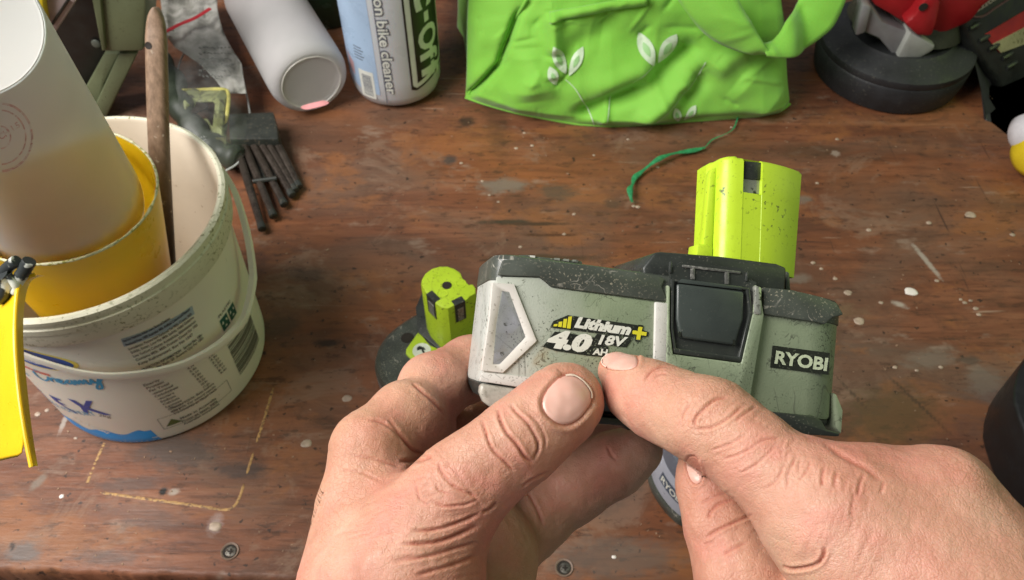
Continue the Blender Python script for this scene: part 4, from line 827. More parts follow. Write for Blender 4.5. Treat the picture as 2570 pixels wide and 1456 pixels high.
# ------------------------------------------------------------------ translucent measuring cup turned over into the jug
g = G('milky_translucent_plastic')
g.set(col=g.ramp(g.noise(12, detail=3), (.3, (.70, .70, .67)), (.7, (.78, .78, .75))), rough=.45, trans=.42, ior=1.04, sss=.0)
g.bump(g.noise(14, detail=2), .15, .004); MILK = g.m
CA = np.array([JC[0] - .009, JC[1] + .0085, .150]); CB = at(-108, 66, .240)
cup = thing('measuring_cup', CA, 'large milky translucent plastic cup standing upside down in the yellow jug', 'cup')
CL = np.linalg.norm(CB - CA)
mesh('cup_wall', *lathe(CA, CB, [(0, .0390), (.0004, .0395), (CL - .002, .0238), (CL, .0232), (CL + .0006, .0226), (CL + .0001, .0218), (CL - .0004, .0001)], 96, False, False), MILK, cup, ang=40)
mesh('base_ring', *(lambda u, v: tube([CB + (u * math.cos(q) + v * math.sin(q)) * .0230 for q in np.linspace(0, 2 * math.pi, 80)], .00035, 8, False))(*basis(CB - CA)[:2]), plastic('cup_edge', (.86, .87, .88), .3), cup)
mt_stamp = plastic('faded_red_stamp', (.62, .40, .38), .5, var=.2, vscale=200, dirt=(.74, .72, .68), dscale=500, damt=.42)
ud, vd, dd = basis(CB - CA)
def cuphit(U, V):
    r0 = ray(U, V); t = .2
    for _ in range(200):
        P = C0 + r0 * t; s = (P - CA) @ dd; rad = np.linalg.norm(P - CA - dd * s); R_ = .0395 + (.0238 - .0395) * s / CL
        t += (rad - R_) * .7
        if abs(rad - R_) < 2e-6: break
    return C0 + r0 * (t - .00035)
for rO, rI in ((88, 82), (70, 66), (30, 26)):
    qs = np.linspace(-1.5, 1.5, 40)
    mesh('stamp_ring', *loft([[cuphit(0 + math.cos(q) * r * .95, 345 + math.sin(q) * r) for q in qs] for r in (rO, rI)], False, False, closed=False), mt_stamp, cup, smooth=False)
mesh('stamp_lettering', *text_vf('CH 1.5', pxline((2, 352), (52, 318), 16, cuphit), .03), mt_stamp, cup, smooth=False)

# ------------------------------------------------------------------ stick standing in the tub
g = G('stick_wood'); gr = g.mapv((1, 1, .05), rot=(0, 0, 0)); n = g.noise(330, gr, 5, .7)
zz = g.n.new('ShaderNodeSeparateXYZ'); g.put(zz.inputs[0], g.co)
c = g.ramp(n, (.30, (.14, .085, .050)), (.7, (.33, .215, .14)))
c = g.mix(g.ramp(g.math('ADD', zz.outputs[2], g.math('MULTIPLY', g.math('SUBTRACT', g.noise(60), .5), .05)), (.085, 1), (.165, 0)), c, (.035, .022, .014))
c = g.mix(g.ramp(g.noise(300, detail=3), (.66, 0), (.72, .6)), c, (.50, .44, .34))
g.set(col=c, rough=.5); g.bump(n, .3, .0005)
S0 = np.array([-.2185, .273, .004]); S1 = at(388, 18, .43)
stick = thing('stir_stick', S0, 'slim wooden stick with a hanging hole, dark with old paint, standing in the tub', 'stick')
ax3 = (S1 - S0) / np.linalg.norm(S1 - S0); sx = np.array([1., 0, 0]); sx -= ax3 * (sx @ ax3); sx /= np.linalg.norm(sx); sy = np.cross(ax3, sx); LS = np.linalg.norm(S1 - S0)
rings = []
for t in np.concatenate([np.linspace(0, .93, 22), [.95, .965, .98, .99, .997, 1.0]]):
    w = .0062 * (1 if t < .9 else math.sqrt(max(.02, 1 - ((t - .9) / .1) ** 3.0))); w *= .80 + .12 * t + .15 * math.exp(-((t - .55) / .25) ** 2) * .4; th = .0040 * (1 if t < .95 else .75)
    wob = sx * .0008 * math.sin(t * 7)
    rings.append([S0 + ax3 * LS * t + wob + sx * w * math.copysign(abs(math.cos(q)) ** .7, math.cos(q)) + sy * th * math.copysign(abs(math.sin(q)) ** .7, math.sin(q)) for q in np.linspace(0, 2 * math.pi, 20, endpoint=False)])
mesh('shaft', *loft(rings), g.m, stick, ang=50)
hc = hitplane(372, 115, S0 + ax3 * LS * .87 - sy * .0040 * np.sign(sy @ cF), sy); sg = -np.sign(sy @ cF)
hc = S0 + ax3 * ((hc - S0) @ ax3) + sx * (((hc - S0) @ sx)) + sy * sg * .0038
mesh('hanging_hole', *lathe(hc, hc + sy * sg, [(0, .0020), (.0004, .0018), (.0003, .0014)], 20, True, True), mt_hole, stick)

# ------------------------------------------------------------------ second battery standing on the bench
BB = T(1130, 880, 0)
bat2 = thing('power_tool_battery', BB, 'lime green stemmed battery with dark grey base standing on the bench behind the hand', 'battery')
def pts_px(px, z): return [T(u, v, z) for u, v in px]
ax_l = np.array([math.cos(.62), math.sin(.62), 0]); ax_w = np.array([-ax_l[1], ax_l[0], 0])
bc = T(1135, 868, .028)
def base_ring(k, z, ex=2.6):
    out = []
    for q in np.linspace(0, 2 * math.pi, 64, endpoint=False):
        c_, s_ = math.cos(q), math.sin(q); out.append(np.array([bc[0], bc[1], z]) + ax_l * math.copysign(abs(c_) ** (2 / ex), c_) * (.0500 + k) + ax_w * math.copysign(abs(s_) ** (2 / ex), s_) * (.0375 + k))
    return out
mesh('base_side', *loft([base_ring(-.004, 0), base_ring(-.001, .002), base_ring(0, .008), base_ring(.0002, .020)], True, False), plastic('base_side_grey', (.17, .16, .17), .35, var=.12, dirt=(.4, .38, .35), dscale=700, damt=.66), bat2)
mesh('base_cover', *loft([base_ring(.0002, .020), base_ring(-.0012, .0255), base_ring(-.004, .028), base_ring(-.012, .0285)], False, True), B['band'], bat2, ang=30)
zt2 = .076
mesh('collar', *loft([[T(u, v, .029) + [0, 0, dz] for u, v in [(1043, 775), (1060, 735), (1120, 725), (1190, 745), (1208, 800), (1204, 850), (1180, 872), (1108, 885), (1092, 872), (1050, 838)]] for dz in (-.002, .0015)]), B['black'], bat2, bev=.0006)
top = [(1056, 712), (1058, 700), (1066, 686), (1082, 674), (1102, 668), (1122, 668), (1140, 674), (1155, 684), (1160, 697), (1168, 706), (1178, 716), (1187, 714), (1193, 722), (1194, 736), (1178, 745), (1172, 752), (1150, 762), (1124, 775), (1108, 772), (1096, 764), (1082, 750), (1066, 733)]
n1 = [i for i, p in enumerate(top)]
tp = np.array(pts_px(top, zt2)); cen = tp.mean(0)
def st_ring(z, k=1.0): return [np.array([*(cen[:2] + (p[:2] - cen[:2]) * k), z]) for p in tp]
def densify(R): return R
st2 = mesh('stem', *loft([st_ring(.028), st_ring(zt2 - .0010), st_ring(zt2 - .0002, .975), st_ring(zt2, .94)]), B['lime'], bat2, ang=30)
def facebox(pa, pb, f0, f1, z0_, z1_, inn, out, name, m, par):
    """a block on the stem face between outline corners pa and pb"""
    a = T(*pa, zt2); b = T(*pb, zt2); d = b - a; nrm_ = np.array([d[1], -d[0], 0]); nrm_ /= np.linalg.norm(nrm_)
    if nrm_ @ (a - cen) < 0: nrm_ = -nrm_
    q = []
    for z in (z0_, z1_): q.append([np.array([*(a + d * f + nrm_ * o_)[:2], z]) for f, o_ in ((f0, out), (f1, out), (f1, -inn), (f0, -inn))])
    return mesh(name, *loft(q), m, par)
for (pa, pb, f0, f1) in (((1066, 733), (1096, 764), .15, .85), ((1124, 775), (1172, 752), .34, .88)):
    w_ = facebox(pa, pb, f0, f1, zt2 - .0165, zt2 + .0002, .004, .00035, 'contact_slot', B['black'], st2)
    facebox(pa, pb, f0 + .12, f1 - .12, zt2 - .0155, zt2 - .0045, .002, .0006, 'contact', B['metal'], w_)
hc2 = T(1121, 716, zt2 + .0002); mesh('screw_hole', *lathe(hc2 - [0, 0, .0001], hc2 + [0, 0, .001], [(0, .0030), (.0002, .0028)], 24), mt_hole, st2)
for (u, v, r) in ((1156, 712, .0034), (1110, 737, .0034), (1092, 692, .0012)):
    hc2 = T(u, v, zt2); mesh('moulded_ring', *lathe(hc2, hc2 + [0, 0, .001], [(0, r), (.00025, r * .97), (.0002, r * .85), (0, r * .8)], 24, False, False), B['lime'], st2)
for px_, sy_ in (([(1050, 832), (1019, 876), (1018, 888), (1045, 913), (1070, 900), (1100, 876), (1078, 866)], (1058, 880)), ([(1196, 772), (1213, 772), (1246, 808), (1240, 830), (1196, 842)], (1208, 806))):
    lp = mesh('lime_panel', *zprism(px_, .0278, .0298), B['lime'], bat2, bev=.0004)
    c_ = T(*sy_, .0299); mesh('round_symbol', *lathe(c_, c_ + [0, 0, .001], [(0, .0058), (.0001, .0058)], 32), plastic('symbol_white', (.68, .72, .62), .4), lp)
    u0, v0 = sy_
    if u0 < 1100: q = [[(1046, 873), (1052, 868), (1064, 872), (1068, 878), (1056, 877), (1046, 880)], [(1056, 876), (1062, 877), (1070, 892), (1066, 896)]]
    else: q = [[(1196, 800), (1216, 792), (1220, 800), (1198, 812)], [(1196, 808), (1204, 806), (1200, 818)]]
    for k in q: mesh('tool_mark', *zprism(k, .0300, .03012), B['print_black'], lp, smooth=False)
cy_, cx_ = T(1024, 852, .0286), T(1036, 842, .0286)
hc2 = T(1024, 846, .0286) + [-.001, 0, 0]; mesh('screw_hole', *lathe(T(1022, 848, .0286), T(1022, 848, .0286) + [0, 0, .001], [(0, .0042), (.0003, .0038), (.0003, .0001)], 24, False, False), mt_hole, bat2)
mesh('side_lettering', *text_vf('18V', lambda x, y: (lambda q: np.array([bc[0], bc[1], .008 + y * .006]) + (ax_l * math.copysign(abs(math.cos(q)) ** (2 / 2.6), math.cos(q)) * .0503 + ax_w * math.copysign(abs(math.sin(q)) ** (2 / 2.6), math.sin(q)) * .0378))(math.radians(196 + x * 22))), plastic('lettering_grey', (.62, .62, .62), .4), bat2, smooth=False)

# third battery, mostly hidden by the fingers
b3 = thing('power_tool_battery', T(1740, 1230, 0), 'light grey battery lying on the bench, glimpsed between the two hands', 'battery')
o3 = [(1628, 1160), (1640, 1205), (1662, 1245), (1690, 1278), (1722, 1300), (1790, 1315), (1860, 1290), (1880, 1200), (1830, 1120), (1740, 1070), (1660, 1080), (1632, 1120)]
def ring3(z, k): 
    P = spline([T(u, v, .012) for u, v in o3 + [o3[0]]], 72)[:-1]; c_ = P.mean(0); return [np.array([*(c_ + (p - c_) * k)[:2], z]) for p in P]
mt_b3 = plastic('light_grey_shell', (.36, .37, .42), .35, var=.06)
mesh('base', *loft([ring3(0, .97), ring3(.002, 1.04), ring3(.009, 1.05), ring3(.011, 1.0)], True, False), B['band'], b3)
mesh('shell', *loft([ring3(.010, 1.0), ring3(.012, .995), ring3(.034, .86), ring3(.0345, .84)], False, False), mt_b3, b3)
mesh('top', *loft([ring3(.0345, .84), ring3(.038, .80), ring3(.044, .72), ring3(.045, .5)], False, True), plastic('mid_grey_top', (.13, .14, .17), .4), b3)
P3 = spline([T(u, v, .012) for u, v in o3 + [o3[0]]], 72)[:-1]; c3_ = P3.mean(0)
def shell3(s, h, lift=.0004):
    i = s; a = int(i) % 72; b = (a + 1) % 72; p = P3[a] * (1 - i % 1) + P3[b] * (i % 1); k = .995 + (.86 - .995) * h
    q = c3_ + (p - c3_) * (k + lift * 14); return np.array([q[0], q[1], .012 + .022 * h])
nb = decal('name_badge', [[(7.5, .34), (21, .34), (21, .72), (7.5, .72)]], lambda s, h: shell3(s, h, .0005), plastic('badge_slate', (.07, .09, .13), .4), b3, maxlen=1.2)
mesh('badge_lettering', *text_vf('RYOBI', lambda x, y: shell3(8.3 + x * 11.5, .42 + y * .22, .0011), .03), B['print_white'], nb, smooth=False)

# ------------------------------------------------------------------ milky bottle lying on the bench
g = G('milky_bottle'); zz = g.n.new('ShaderNodeSeparateXYZ'); g.put(zz.inputs[0], g.co)
c = g.ramp(g.noise(16, detail=3), (.3, (.58, .57, .56)), (.7, (.70, .68, .67)))
g.set(col=c, rough=.30, trans=.40, ior=1.06, sss=.0); g.b.inputs['Subsurface Scale'].default_value = .01; MBOT = g.m
LB = T(782, 208, .036) + [0, -.000, 0]; LT = T(585, -130, .052)
bt = thing('squeeze_bottle', [LB[0], LB[1], 0], 'empty milky white plastic bottle lying on its side, round base towards the viewer', 'bottle')
mesh('bottle_body', *lathe(LB, LT, [(.0010, .0001), (.0008, .020), (.0004, .0250), (0, .0255), (.0006, .0285), (.004, .0318), (.010, .0335), (.020, .0338), (.13, .0334), (.15, .030), (.165, .018), (.172, .013), (.19, .013)], 72, False, True), MBOT, bt, ang=60)
ub, vb, db = basis(LT - LB)
mesh('base_ring', *tube([LB + (ub * math.cos(q) + vb * math.sin(q)) * .0252 for q in np.linspace(0, 2 * math.pi, 60)], .0004, 6, False), plastic('base_seam', (.74, .72, .66), .3), bt)
for u, v, a, b in ((815, 256, 30, 8), (655, 6, 18, 8)):
    pass
def lbhit(U, V):
    r0 = ray(U, V); t = .55
    for _ in range(120):
        P = C0 + r0 * t; s = (P - LB) @ db; rad = np.linalg.norm(P - LB - db * s); R_ = np.interp(s, [0, .004, .010, .020, .13], [.0258, .0318, .0335, .0338, .0334]); t += (rad - R_) * .6
    return C0 + r0 * (t - .0003)
decal('red_stain', [[(790 + 34 * math.cos(q) + 4 * math.sin(3 * q), 264 + 8 * math.sin(q) - 10 * math.cos(q) * .8) for q in np.linspace(0, 2 * math.pi, 24, endpoint=False)]], lbhit, plastic('red_stain', (.60, .26, .26), .35, var=.2), bt, maxlen=12)

# ------------------------------------------------------------------ standing bottle of bike cleaner
r_m = .0395; pe = T(992, 286, 0); MC = np.array([pe[0] - .0015, pe[1] + r_m + .001])
mb = thing('cleaner_bottle', (*MC, 0), 'tall white bottle of bike cleaner with black and white lettering, standing on the bench', 'bottle')
mt_mb = plastic('bottle_white', (.55, .55, .57), .3, var=.06, vscale=14, sss=.15, bump=.03); m3 = np.array([*MC, 0])
mesh('bottle_body', *lathe(m3, m3 + [0, 0, 1], [(.001, .0001), (.0, .026), (.0015, .031), (.006, .0365), (.014, .0392), (.03, r_m), (.17, r_m), (.2, .03), (.22, .015)], 96, False, True), mt_mb, mb, ang=60)
mesh('spray_head', *lathe(m3 + [0, 0, .22], m3 + [0, 0, 1], [(0, .016), (.02, .016), (.022, .012), (.05, .012)], 32), B['black'], mb)
def mhit(U, V):
    d = ray(U, V); o = C0[:2] - MC; a = d[:2] @ d[:2]; b = 2 * o @ d[:2]; c = o @ o - r_m ** 2; D = max(b * b - 4 * a * c, 0)
    t = (-b - math.sqrt(D)) / (2 * a); P = C0 + d * t; return math.atan2(P[1] - MC[1], P[0] - MC[0]), P[2]
def mpt(a, z, lift=.0002): return np.array([MC[0] + math.cos(a) * (r_m + lift), MC[1] + math.sin(a) * (r_m + lift), z])
def mdecal(name, polys, m, lift): return decal(name, [[(a * r_m, z) for a, z in p] for p in polys], lambda a, z: mpt(a / r_m, z, lift), m, mb, maxlen=.004)
def down(s, a0, z0_, length, cap, bold, lift, m, name, shear=0): return mesh(name, *text_vf(s, lambda x, y: mpt(a0 + y * cap / r_m, z0_ - x * length, lift), bold, shear, 1.0, .2 if cap > .01 else 0), m, mb, smooth=False)
aL, zL = mhit(962, 215); aB, zB = mhit(1030, 232); zT = .16
aP = mhit(1018, 120)[0]
mdecal('blue_label', [[(aL - 1.15, .022), (aL - .10, .018), (aL - .10, zT), (aL - 1.15, zT)]], plastic('label_blue', (.36, .49, .66), .3, var=.10, vscale=30), .00015)
i_mb = pn('label_black', (.012, .013, .010)); i_mw = pn('label_white', (.66, .68, .62)); i_mg = pn('label_grey', (.10, .11, .14))
zE = mhit(1035, 228)[1]
zl = mhit(985, 226)[1]; a_c = mhit(985, 150)[0]
zz0 = mhit(965, -4)[1]; zz1 = mhit(985, 238)[1]; LL = (zz0 - zz1) * 19 / 15.4
down('action bike cleaner', a_c - .22, zz1 + LL, LL, .0088, .09, .0003, i_mg, 'lettering_outline')
down('action bike cleaner', a_c - .215, zz1 + LL - .0005, LL - .001, .0086, .02, .0005, i_mw, 'small_lettering')
aP0 = aP + .02
pan = lambda o_, lo: [(aP0 + o_, lo + .002 + o_ * .02), (aP0 + .12 + o_ * .2, lo), (aP0 + 1.12 - o_, lo + .010), (aP0 + 1.2 - o_, lo + .02), (aP0 + 1.2 - o_, zT), (aP0 + o_, zT)]
mdecal('black_panel', [pan(0, zE - .001)], i_mb, .00015); mdecal('white_panel', [pan(.045, zE + .0015)], i_mw, .0003); mdecal('inner_panel', [pan(.16, zE + .006)], i_mb, .00045)
zv = lambda V_: mhit(1050, V_)[1]
for ch, va, vb in (('u', -110, -62), ('c', -55, 28), ('-', 38, 64), ('O', 72, 136), ('f', 134, 172), ('f', 172, 212)):
    if ch == '-': mdecal('large_letter', [[(aP0 + .48, zv(va)), (aP0 + .62, zv(va)), (aP0 + .62, zv(vb)), (aP0 + .48, zv(vb))]], i_mw, .0007)
    else: down(ch, aP0 + .30, zv(va), zv(va) - zv(vb), .0225 if ch != 'c' else .028, .035, .0007, i_mw, 'large_letter')
mdecal('label_rule', [[(aL + .02, .010), (aL + .035, .010), (aL + .035, zT), (aL + .02, zT)]], i_mg, .0002)
for k in range(5): 
    mdecal('label_print', [[(aL - .62, .062 - k * .0028), (aL - .40 + .04 * (k % 2), .062 - k * .0028), (aL - .40 + .04 * (k % 2), .061 - k * .0028), (aL - .62, .061 - k * .0028)]], i_mg, .0003)
bq = []; z = .036
while z > .016:
    w = rb.choice([.0004, .0007, .001]); bq.append([(aL - .50, z), (aL - .26, z), (aL - .26, z - w), (aL - .50, z - w)]); z -= w + .0006
mdecal('barcode', bq, i_mg, .0004); mdecal('barcode_panel', [[(aL - .58, .040), (aL - .20, .040), (aL - .20, .013), (aL - .58, .013)]], i_mw, .0003)
mdecal('red_mark', [[(aL - .98, .05), (aL - .72, .043), (aL - .74, .030), (aL - .9, .034)]], pn('label_pink', (.55, .33, .34)), .0003)

# dark bottle between the two
dk = T(815, 78, 0); d3 = np.array([dk[0], dk[1] + .03, 0])
db_ = thing('dark_bottle', d3, 'dark green bottle with a pale label behind the milky bottle', 'bottle')
mesh('bottle_body', *lathe(d3, d3 + [0, 0, 1], [(0, .028), (.004, .030), (.12, .030), (.14, .015), (.16, .012)], 48), plastic('dark_green_glass', (.018, .035, .018), .2), db_, ang=60)
mesh('label', *lathe(d3 + [0, 0, .03], d3 + [0, 0, 1], [(0, .0303), (.06, .0303)], 30, False, False, a0=3.6, a1=5.8), plastic('label_lilac', (.20, .19, .24), .5, dirt=(.05, .05, .06), damt=.5), db_)

# ------------------------------------------------------------------ green shopping bag
g = G('green_bag_fabric'); c = g.ramp(g.noise(10), (.3, (.205, .52, .050)), (.7, (.26, .60, .080)))
g.set(col=c, rough=.68, sheen=.3, spec=.22); g.bump(g.math('ADD', g.vor(900), g.noise(500, detail=3)), .22, .0004)
g.b.inputs['Subsurface Weight'].default_value = .08; g.b.inputs['Subsurface Scale'].default_value = .004; FAB = g.m
mt_leaf = plastic('leaf_print', (.60, .74, .52), .45, var=.1, vscale=200)
def cv(pts): return spline(pts, 60)
baseL = np.array([(1168, 246), (1215, 262), (1290, 283), (1370, 299), (1450, 313), (1530, 318), (1620, 315), (1720, 308), (1820, 302), (1900, 296), (1955, 284), (1978, 268)])
def segdist(U, V, a, b):
    a = np.array(a, float); b = np.array(b, float); p = np.array([U, V]); ba = b - a; t = np.clip((p - a) @ ba / (ba @ ba), 0, 1)
    d = p - a - t * ba; s = np.sign(ba[0] * d[1] - ba[1] * d[0]); return np.hypot(*d), s, t
folds = [((1170, 240), (1255, 150), 8, -10), ((1248, 160), (1300, 20), 10, -9), ((1260, 240), (1380, 170), 50, 5), ((1385, 20), (1392, 130), 20, 8), ((1392, 130), (1388, 190), 26, 4), ((1430, 285), (1620, 200), 24, -9), ((1620, 200), (1740, 95), 26, -8), ((1470, 230), (1640, 150), 34, 5), ((1590, 300), (1740, 180), 26, 9), ((1740, 180), (1870, 100), 28, 7),
         ((1690, 250), (1780, 150), 26, -9), ((1850, 180), (1945, 260), 50, 5), ((1505, 310), (1520, 240), 12, 4), ((1900, 280), (1700, 296), 12, -3), ((1480, 60), (1640, 90), 50, -5), ((1330, 110), (1340, 240), 46, 6), ((1560, 20), (1430, 130), 30, -3)]
_r = random.Random(21)
for _i in range(26):
    _u, _v = _r.uniform(1200, 1940), _r.uniform(10, 290); _a = _r.choice([-.7, -.5, -.9, .2, 1.3]) + _r.uniform(-.3, .3); _l = _r.uniform(35, 110)
    folds.append(((_u, _v), (_u + _l * math.cos(_a), _v + _l * math.sin(_a)), _r.uniform(4, 9), _r.choice([-.9, 1.0, -1.3, .7])))
def relief(U, V):
    h = 0
    for a, b, w, A_ in folds:
        d, s, t = segdist(U, V, a, b); e = min(1, 4 * t + .25, 4 * (1 - t) + .25); h += A_ * e * math.exp(-(d / w) ** 2) * (1 + .35 * s * min(1, d / w))
    h += 3.2 * mnoise.noise((U * .006, V * .009, 3)) + 1.1 * mnoise.noise((U * .02, V * .025, 9))
    return h * .0013
def bag_pt(s, t, lift=0):
    """s along the bag 0..1, t up the front 0..1; measured against the photo, then set on a leaning front wall"""
    b = baseL[0] * 0; i = s * (len(baseL) - 1); k = min(int(i), len(baseL) - 2); b = baseL[k] * (1 - i + k) + baseL[k + 1] * (i - k)
    Vt = -150; Ut = 1200 + (1905 - 1200) * s
    if s < .5: Ut += -22 * math.sin(min(1, t) * math.pi) * (1 - 2 * s)
    else: Ut += 34 * math.sin(min(1, t) * math.pi) * (2 * s - 1)
    return b[0] + (Ut - b[0]) * t, b[1] + (Vt - b[1]) * t
def front(U, V, lift=0.0):
    i = np.interp(U, baseL[:, 0], np.arange(len(baseL))); k = min(int(i), len(baseL) - 2); 
    P0 = T(1500, 316, 0); n = np.array([.02, -.93, .36]); n /= np.linalg.norm(n)
    bv = np.interp(U, baseL[:, 0], baseL[:, 1]); off = T(U, bv, 0); 
    Q = hitplane(U, V, P0 + np.array([0, off[1] - P0[1], 0]), n); e = min(1, max(0, (bv - V) / 25))
    side = min(1, max(0, (U - 1165) / 45)) * min(1, max(0, (1985 - U) / 50)); bulge = .012 * (1 - (1 - side) ** 2)
    return Q + n * (relief(U, V) * e + bulge * e + lift)
bag = thing('shopping_bag', T(1560, 300, 0) + [0, .05, 0], 'bright green reusable fabric bag with white leaf print, slumped on the bench', 'bag')
NS, NT = 220, 130; rows = []
for j in range(NT):
    t = j / (NT - 1); rows.append([front(*bag_pt(i / (NS - 1), t)) for i in range(NS)])
V, F = loft(rows, False, False, closed=False); o = mesh('front_panel', V, F, FAB, bag, ang=180, solid=.0006)
# back, gussets and bottom behind the front
B0 = [r[0] for r in rows]; B1 = [r[-1] for r in rows]
def wall(edge, dx, depth, seed):
    R_ = []
    for j, p in enumerate(edge):
        row = []
        for k in range(14):
            f = k / 13; q = p + np.array([dx * math.sin(f * math.pi) + .012 * f * np.sign(-dx), depth * f, 0]); q = q + np.array([.004 * mnoise.noise((j * .06, f * 3, seed)), 0, 0]) * min(1, f * 5) * min(1, (1 - f) * 5 + .2); row.append(q)
        R_.append(row)
    return R_
GL = wall(B0, .006, .11, 1); GR = wall(B1, -.020, .11, 2)
mesh('gusset', *loft(GL, False, False, closed=False), FAB, bag, ang=180, solid=.0006); mesh('gusset', *loft(GR, False, False, closed=False), FAB, bag, ang=180, solid=.0006)
bk = [[GL[j][-1] * (1 - i / 20) + GR[j][-1] * (i / 20) for i in range(21)] for j in range(NT)]
mesh('back_panel', *loft(bk, False, False, closed=False), FAB, bag, ang=180, solid=.0006)
seam = [front(*p) + np.array([0, -.0006, .001]) for p in spline([tuple(p) for p in baseL], 80)]
seam = [np.array([p[0], p[1], max(p[2], .0012)]) for p in seam]
mesh('bottom_seam', *tube(seam, .0013, 8), FAB, bag)
mesh('corner_seam', *tube([front(u, v, .0015) for u, v in spline([(1176, 236), (1190, 212), (1240, 165), (1250, 158), (1262, 110), (1290, 50), (1320, -10)], 50)], .0012, 8), FAB, bag)
ph = [[front(u, v, .003 + .0025 * math.sin(k * math.pi / 6)) for u, v in ((1375 + 240 * f, 34 - 40 * f + k * 4 - 14) for f in np.linspace(0, 1, 30))] for k in range(7)]
mesh('top_hem', *loft(ph, False, False, closed=False), FAB, bag, ang=180, solid=.0008)
def leaf(cu, cv_, L_, W_, ang_, parent, inner=True):
    a = math.radians(ang_); ca, sa = math.cos(a), math.sin(a)
    def out(k): 
        pts = []
        for q in np.linspace(0, 1, 14): pts.append((q, math.sin(q * math.pi) ** .85 * (1 - .25 * q)))
        P = [(x * L_ - L_ / 2, y * W_) for x, y in pts] + [(x * L_ - L_ / 2, -y * W_) for x, y in pts[::-1][1:-1]]
        return [(cu + k * (x * ca - y * sa), cv_ + k * (x * sa + y * ca)) for x, y in P]
    lf = decal('leaf_print', [out(1)], lambda u, v: front(u, v, .0014), mt_leaf, parent, maxlen=9, ang=180)
    decal('leaf_vein', [out(.42)], lambda u, v: front(u, v, .0018), plastic('vein', (.30, .55, .22), .5), lf, maxlen=9, ang=180)
for a in ((1400, 137, 82, 17, 66), (1442, 145, 78, 15, 118), (1384, 176, 52, 15, 70), (1617, 117, 86, 21, 66), (1668, 114, 86, 20, 122), (1692, 279, 46, 12, 72), (1725, 275, 50, 11, 122)): leaf(*a, bag)
for p in ([(1415, 188), (1440, 212), (1462, 250), (1478, 280), (1490, 312)], [(1530, 235), (1522, 275), (1512, 312)], [(1760, 145), (1735, 195), (1680, 250), (1620, 300)], [(1640, 150), (1612, 172), (1580, 195)]):
    P = spline(p, 30); A_ = [front(u - 1.3, v, .0013) for u, v in P]; B_ = [front(u + 1.3, v, .0013) for u, v in P]
    mesh('stem_print', *loft([A_, B_], False, False, closed=False), mt_leaf, bag, ang=180)
# loop handle hanging over the front
def band(name, outer, inner, d0, d1, tw):
    A_ = spline(outer, 60); B_ = spline(inner, 60); R_ = []
    for k in range(9):
        f = k / 8; R_.append([front(*(a * (1 - f) + b * f), .010 + d0 + (d1 - d0) * f + .003 * math.sin(f * math.pi) + tw * math.sin(i / 59 * math.pi)) for i, (a, b) in enumerate(zip(A_, B_))])
    mesh(name, *loft(R_, False, False, closed=False), FAB, bag, ang=180, solid=.0014)
band('handle', [(1660, -60), (1700, 8), (1748, 64), (1800, 94), (1850, 107), (1905, 112)], [(1805, -60), (1832, 0), (1850, 32), (1866, 60), (1878, 80), (1888, 96)], .006, .016, .004)
band('handle', [(1884, 108), (1930, 112), (1975, 104), (2022, 76), (2062, 36), (2100, -50)], [(1876, 86), (1902, 80), (1922, 60), (1942, 30), (1975, 0), (2010, -60)], .018, .008, .004)
mesh('handle_stitching', *tube([front(u, v, .0285) for u, v in spline([(1915, 98), (1975, 78), (2020, 45), (2060, -5)], 30)], .0006, 6), FAB, bag)

# ------------------------------------------------------------------ green string
mt_str = plastic('green_twine', (.030, .26, .10), .45, var=.3, vscale=300)
sp_ = [(1850, 300), (1838, 330), (1815, 345), (1785, 358), (1765, 378), (1740, 384), (1700, 394), (1665, 408), (1640, 420), (1612, 437), (1592, 452), (1585, 475), (1578, 490), (1580, 508), (1585, 516)]
P = spline(sp_, 120); R_ = []; pts = []
for i, (u, v) in enumerate(P):
    f = i / 119; base_r = .0005 if f < .28 else .0019
    pts.append(T(u, v, 0) + [0, 0, max(.0008, .003 + .004 * math.sin(f * 9) ** 2 * (f > .3))]); R_.append(base_r * (1 + .35 * math.sin(f * 38)) * (.6 if f > .97 else 1))
o = mesh('twine', *tube(pts, R_, 8, flat=.5), mt_str, None, origin=T(1585, 516, 0)); tag(o, 'twisted strand of green twine lying on the bench in front of the green bag', 'string')

# ------------------------------------------------------------------ black brush comb by the tub
cb = thing('wire_comb', T(640, 420, 0), 'dark grey comb tool with six long tines lying beside the tub', 'comb')
mt_cb = plastic('comb_dark', (.026, .029, .024), .5, var=.2, dirt=(.12, .10, .07), damt=.6); mt_tine = plastic('tine_metal', (.055, .042, .032), .42, metal=.4, var=.3, dirt=(.03, .02, .015), damt=.5)
mesh('comb_block', *zprism([(575, 290), (687, 285), (697, 323), (700, 354), (577, 354)], .004, .022, .020), mt_cb, cb, bev=.0015)
for (a, b) in (((590, 352), (657, 572)), ((608, 352), (685, 540)), ((630, 352), (712, 511)), ((650, 351), (732, 488)), ((668, 350), (740, 476)), ((690, 350), (749, 467))):
    tn = mesh('tine', *tube([T(*a, .014), (T(*a, .014) + T(*b, .006)) / 2 + [0, 0, .001], T(*b, .006)], [.0034, .0032, .0028], 10), mt_tine, cb)
    e = T(*b, .006); d = e - T(*a, .014); d /= np.linalg.norm(d); mesh('tine_tip', *tube([e - d * .004, e + d * .0015, e + d * .0022], [.0031, .0033, .002], 10), mt_cb, tn)
mesh('tine_web', *zprism([(588, 354), (700, 352), (722, 440), (634, 456)], .006, .0085, .007), mt_cb, cb)
mesh('cross_bar', *tube([T(634, 456, .012), T(694, 448, .012)], .0018, 8), mt_cb, cb)
